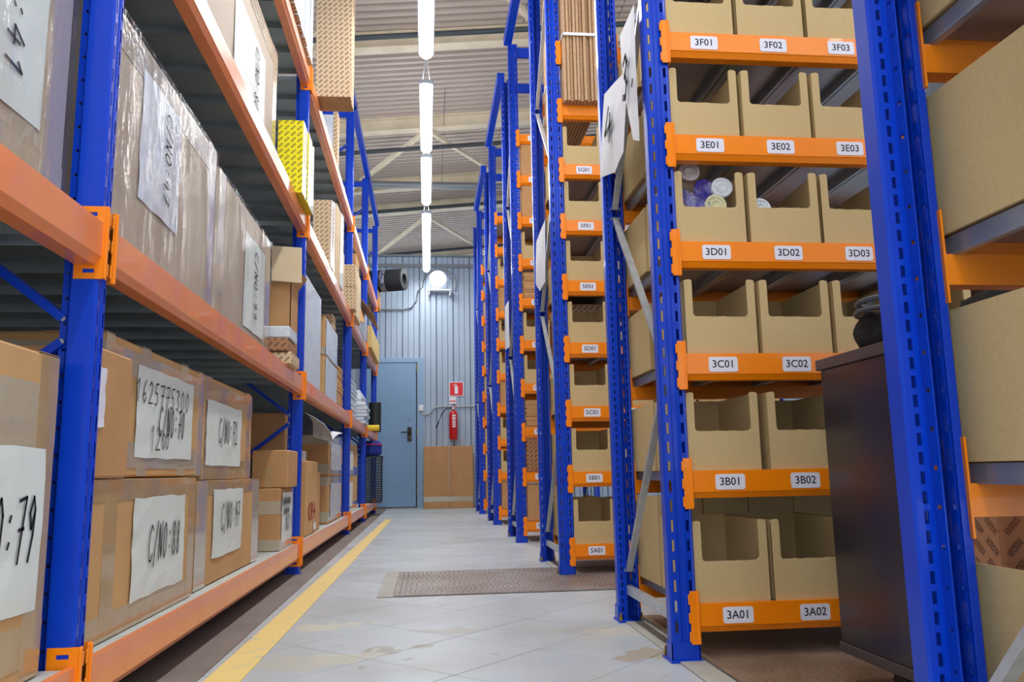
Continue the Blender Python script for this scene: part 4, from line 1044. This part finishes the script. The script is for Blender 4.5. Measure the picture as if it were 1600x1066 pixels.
smooth(MB().lathe([(0, 0), (R_*.85, 0), (R_, .015), (R_, .35), (R_*.85, .385), (R_*.4, .405), (.018, .41), (.018, .425), (0, .425)], 28).build('cylinder', red, ext))
vb = MB().box(-.02, .02, -.02, .02, .42, .455, bev=.004).build('valve', steel, ext)
MB().bar((-.02, 0, .46), (.055, 0, .485), .02, .006).bar((-.02, 0, .452), (.05, 0, .458), .02, .006).build('lever', red, vb)
MB().lathe([(0, 0), (.014, 0), (.014, .012), (0, .014)], 12, M=Matrix.Translation((0, -.02, .438)) @ Matrix.Rotation(pi/2, 4, 'X')).build('gauge', white, vb)
smooth(MB().tube([(-.02, 0, .44), (-.08, 0, .445), (-.13, 0, .41), (-.17, 0, .34), (-.21, 0, .25), (-.245, 0, .16)], .0085, 8).build('hose', black, ext))
lb_ = MB()
for i in range(6):
    a0 = -pi/2+(-.42+.84*i/6)+.15; a1 = -pi/2+(-.42+.84*(i+1)/6)+.15; r = R_+.0012
    lb_.poly([(r*cos(a0), r*sin(a0), .17), (r*cos(a1), r*sin(a1), .17), (r*cos(a1), r*sin(a1), .345), (r*cos(a0), r*sin(a0), .345)])
    for z in (.19, .215, .25, .275, .31): lb_.poly([((r+.001)*cos(a0), (r+.001)*sin(a0), z), ((r+.001)*cos(a1), (r+.001)*sin(a1), z), ((r+.001)*cos(a1), (r+.001)*sin(a1), z+.010), ((r+.001)*cos(a0), (r+.001)*sin(a0), z+.010)], 1)
lb_.build('label', [white, redsign], ext)
MB().box(-.02, .02, .03, .075, .25, .29).build('bracket', steel, ext)
s = MB().box(-.112, -.046, WY-.045, WY-.004, 1.355, 1.44, bev=.006).build('junction_box', white); tag(s, 'small white socket box on the end wall right of the door', 'socket')
MB().box(-.095, -.063, WY-.049, WY-.045, 1.385, 1.42, bev=.002).build('cover', white, s)
s = smooth(MB().tube([(-.08, WY-.02, 1.355), (-.075, WY-.02, 1.32), (-.03, WY-.02, 1.30), (.03, WY-.02, 1.315), (.08, WY-.02, 1.37), (.13, WY-.02, 1.41), (.2, WY-.02, 1.417), (.5, WY-.02, 1.417), (1.2, WY-.02, 1.42)], .0105, 10).build('cable_conduit', mat('conduit_grey', (178, 182, 184), .5))); tag(s, 'pale grey conduit running right from the socket box', 'pipe')
# bulkhead lamp with shelf and looped cable
bl = empty('bulkhead_lamp', (.165, WY-.01, 3.28)); tag(bl, 'round glowing wall lamp near the top of the end wall', 'lamp')
MX = Matrix.Rotation(pi/2, 4, 'X')
smooth(MB().lathe([(.135, 0), (.14, .02), (.13, .045), (.122, .045)], 32, M=MX).build('rim', white, bl))
smooth(MB().lathe([(.124, .04), (.09, .062), (.04, .072), (0, .075)], 32, M=MX).build('diffuser', glow2, bl))
s = MB().box(.02, .36, WY-.17, WY-.004, 3.085, 3.10, bev=.002).box(.03, .045, WY-.15, WY-.004, 3.02, 3.085).box(.33, .345, WY-.15, WY-.004, 3.02, 3.085).build('wall_shelf', white); tag(s, 'small white shelf bracket under the round wall lamp', 'shelf')
pts = [(-1.2, WY-.03, 2.83), (-.35, WY-.03, 2.83), (-.22, WY-.03, 2.85), (-.15, WY-.03, 2.95), (-.12, WY-.03, 3.1)]
for k in range(11): a = radians(185-k*21); pts.append((.19+.24*cos(a)*1.0, WY-.03, 3.20+.23*sin(a)))
s = smooth(MB().tube(pts, .012, 8).build('cable_loop', mat('cable_grey', (150, 156, 162), .5))); tag(s, 'grey cable looping over the round wall lamp', 'cable')

# ================================================================ LAMPS
LZL = 3.34
lm = MB()
def lamp_profile():
    b = MB(); n = 10; r = .046; L_ = 1.27
    ring = [(r*sin(-pi/2+pi*k/n), -r*cos(-pi/2+pi*k/n)*.85) for k in range(n+1)]
    ys = [(0, .55), (.012, .85), (.03, 1.0), (L_-.03, 1.0), (L_-.012, .85), (L_, .55)]
    for (ya, sa), (yb, sb) in zip(ys, ys[1:]):
        for (x1, z1), (x2, z2) in zip(ring, ring[1:]): b.poly([(x1*sa, ya, z1*sa), (x2*sa, ya, z2*sa), (x2*sb, yb, z2*sb), (x1*sb, yb, z1*sb)])
    for y, s in ((0, .55), (L_, .55)): b.poly([(x*s, y, z*s) for x, z in ring])
    b.fix = True; return b
diff = lamp_profile().mesh('diffuser', [glow])
hous = MB().box(-.054, .054, .0, 1.27, .0, .035, bev=.004).mesh('housing', [mat('lamp_housing', (176, 184, 196), .5)])
wire = MB().tube([(-.03, 0, .03), (0, 0, .28)], .004, 6).tube([(.03, 0, .03), (0, 0, .28)], .004, 6).tube([(0, 0, .28), (0, 0, 1.45)], .0025, 6)
wire = wire.mesh('hanger', [mat('hanger_wire', (196, 200, 206), .5)])
lampset = [(4.00, 'nearest hanging tube lamp, cut off by the top of the photo'), (5.68, 'hanging tube lamp second from the top of the photo'), (7.12, 'hanging tube lamp third from the top'), (8.75, 'hanging tube lamp second from the end wall'), (10.04, 'hanging tube lamp nearest to the end wall'), (2.3, 'tube lamp overhead'), (.6, 'tube lamp overhead'), (-1.2, 'tube lamp overhead'), (-3.0, 'tube lamp overhead')]
for k, (y, lb) in enumerate(lampset):
    L = empty('tube_lamp', (.0, y, LZL)); tag(L, lb if k < 5 else 'tube lamp hanging above the aisle before the first one in view', 'lamp', 'tube lamps in a row over the aisle')
    inst('housing', hous, L); inst('diffuser', diff, L); inst('hanger', wire, L, (0, .06, 0)); inst('hanger', wire, L, (0, 1.21, 0))
    area_light('tube_light', (0, .635, -.055), .10, 1.24, LAMP_W, parent=L); area_light('roof_fill_light', (0, .635, .05), .10, 1.24, UP_W, rot=(pi, 0, 0), parent=L)  # upward light is added above the housing to brighten the roof
# unseen lamps to the right, added to light the roof
for x in (3.2, 5.6):
    for y in (-1.5, 1.6, 4.7, 7.8):
        L = empty('tube_lamp', (x, y, LZL+.5)); tag(L, 'unseen tube lamp to the right, added to light the roof', 'lamp', 'added unseen tube lamps to the right')
        inst('housing', hous, L); inst('diffuser', diff, L); inst('hanger', wire, L, (0, .06, 0)); inst('hanger', wire, L, (0, 1.21, 0)); area_light('tube_light', (0, .635, -.055), .10, 1.24, LAMP_W, parent=L); area_light('roof_fill_light', (0, .635, .05), .10, 1.24, UP_W, rot=(pi, 0, 0), parent=L)
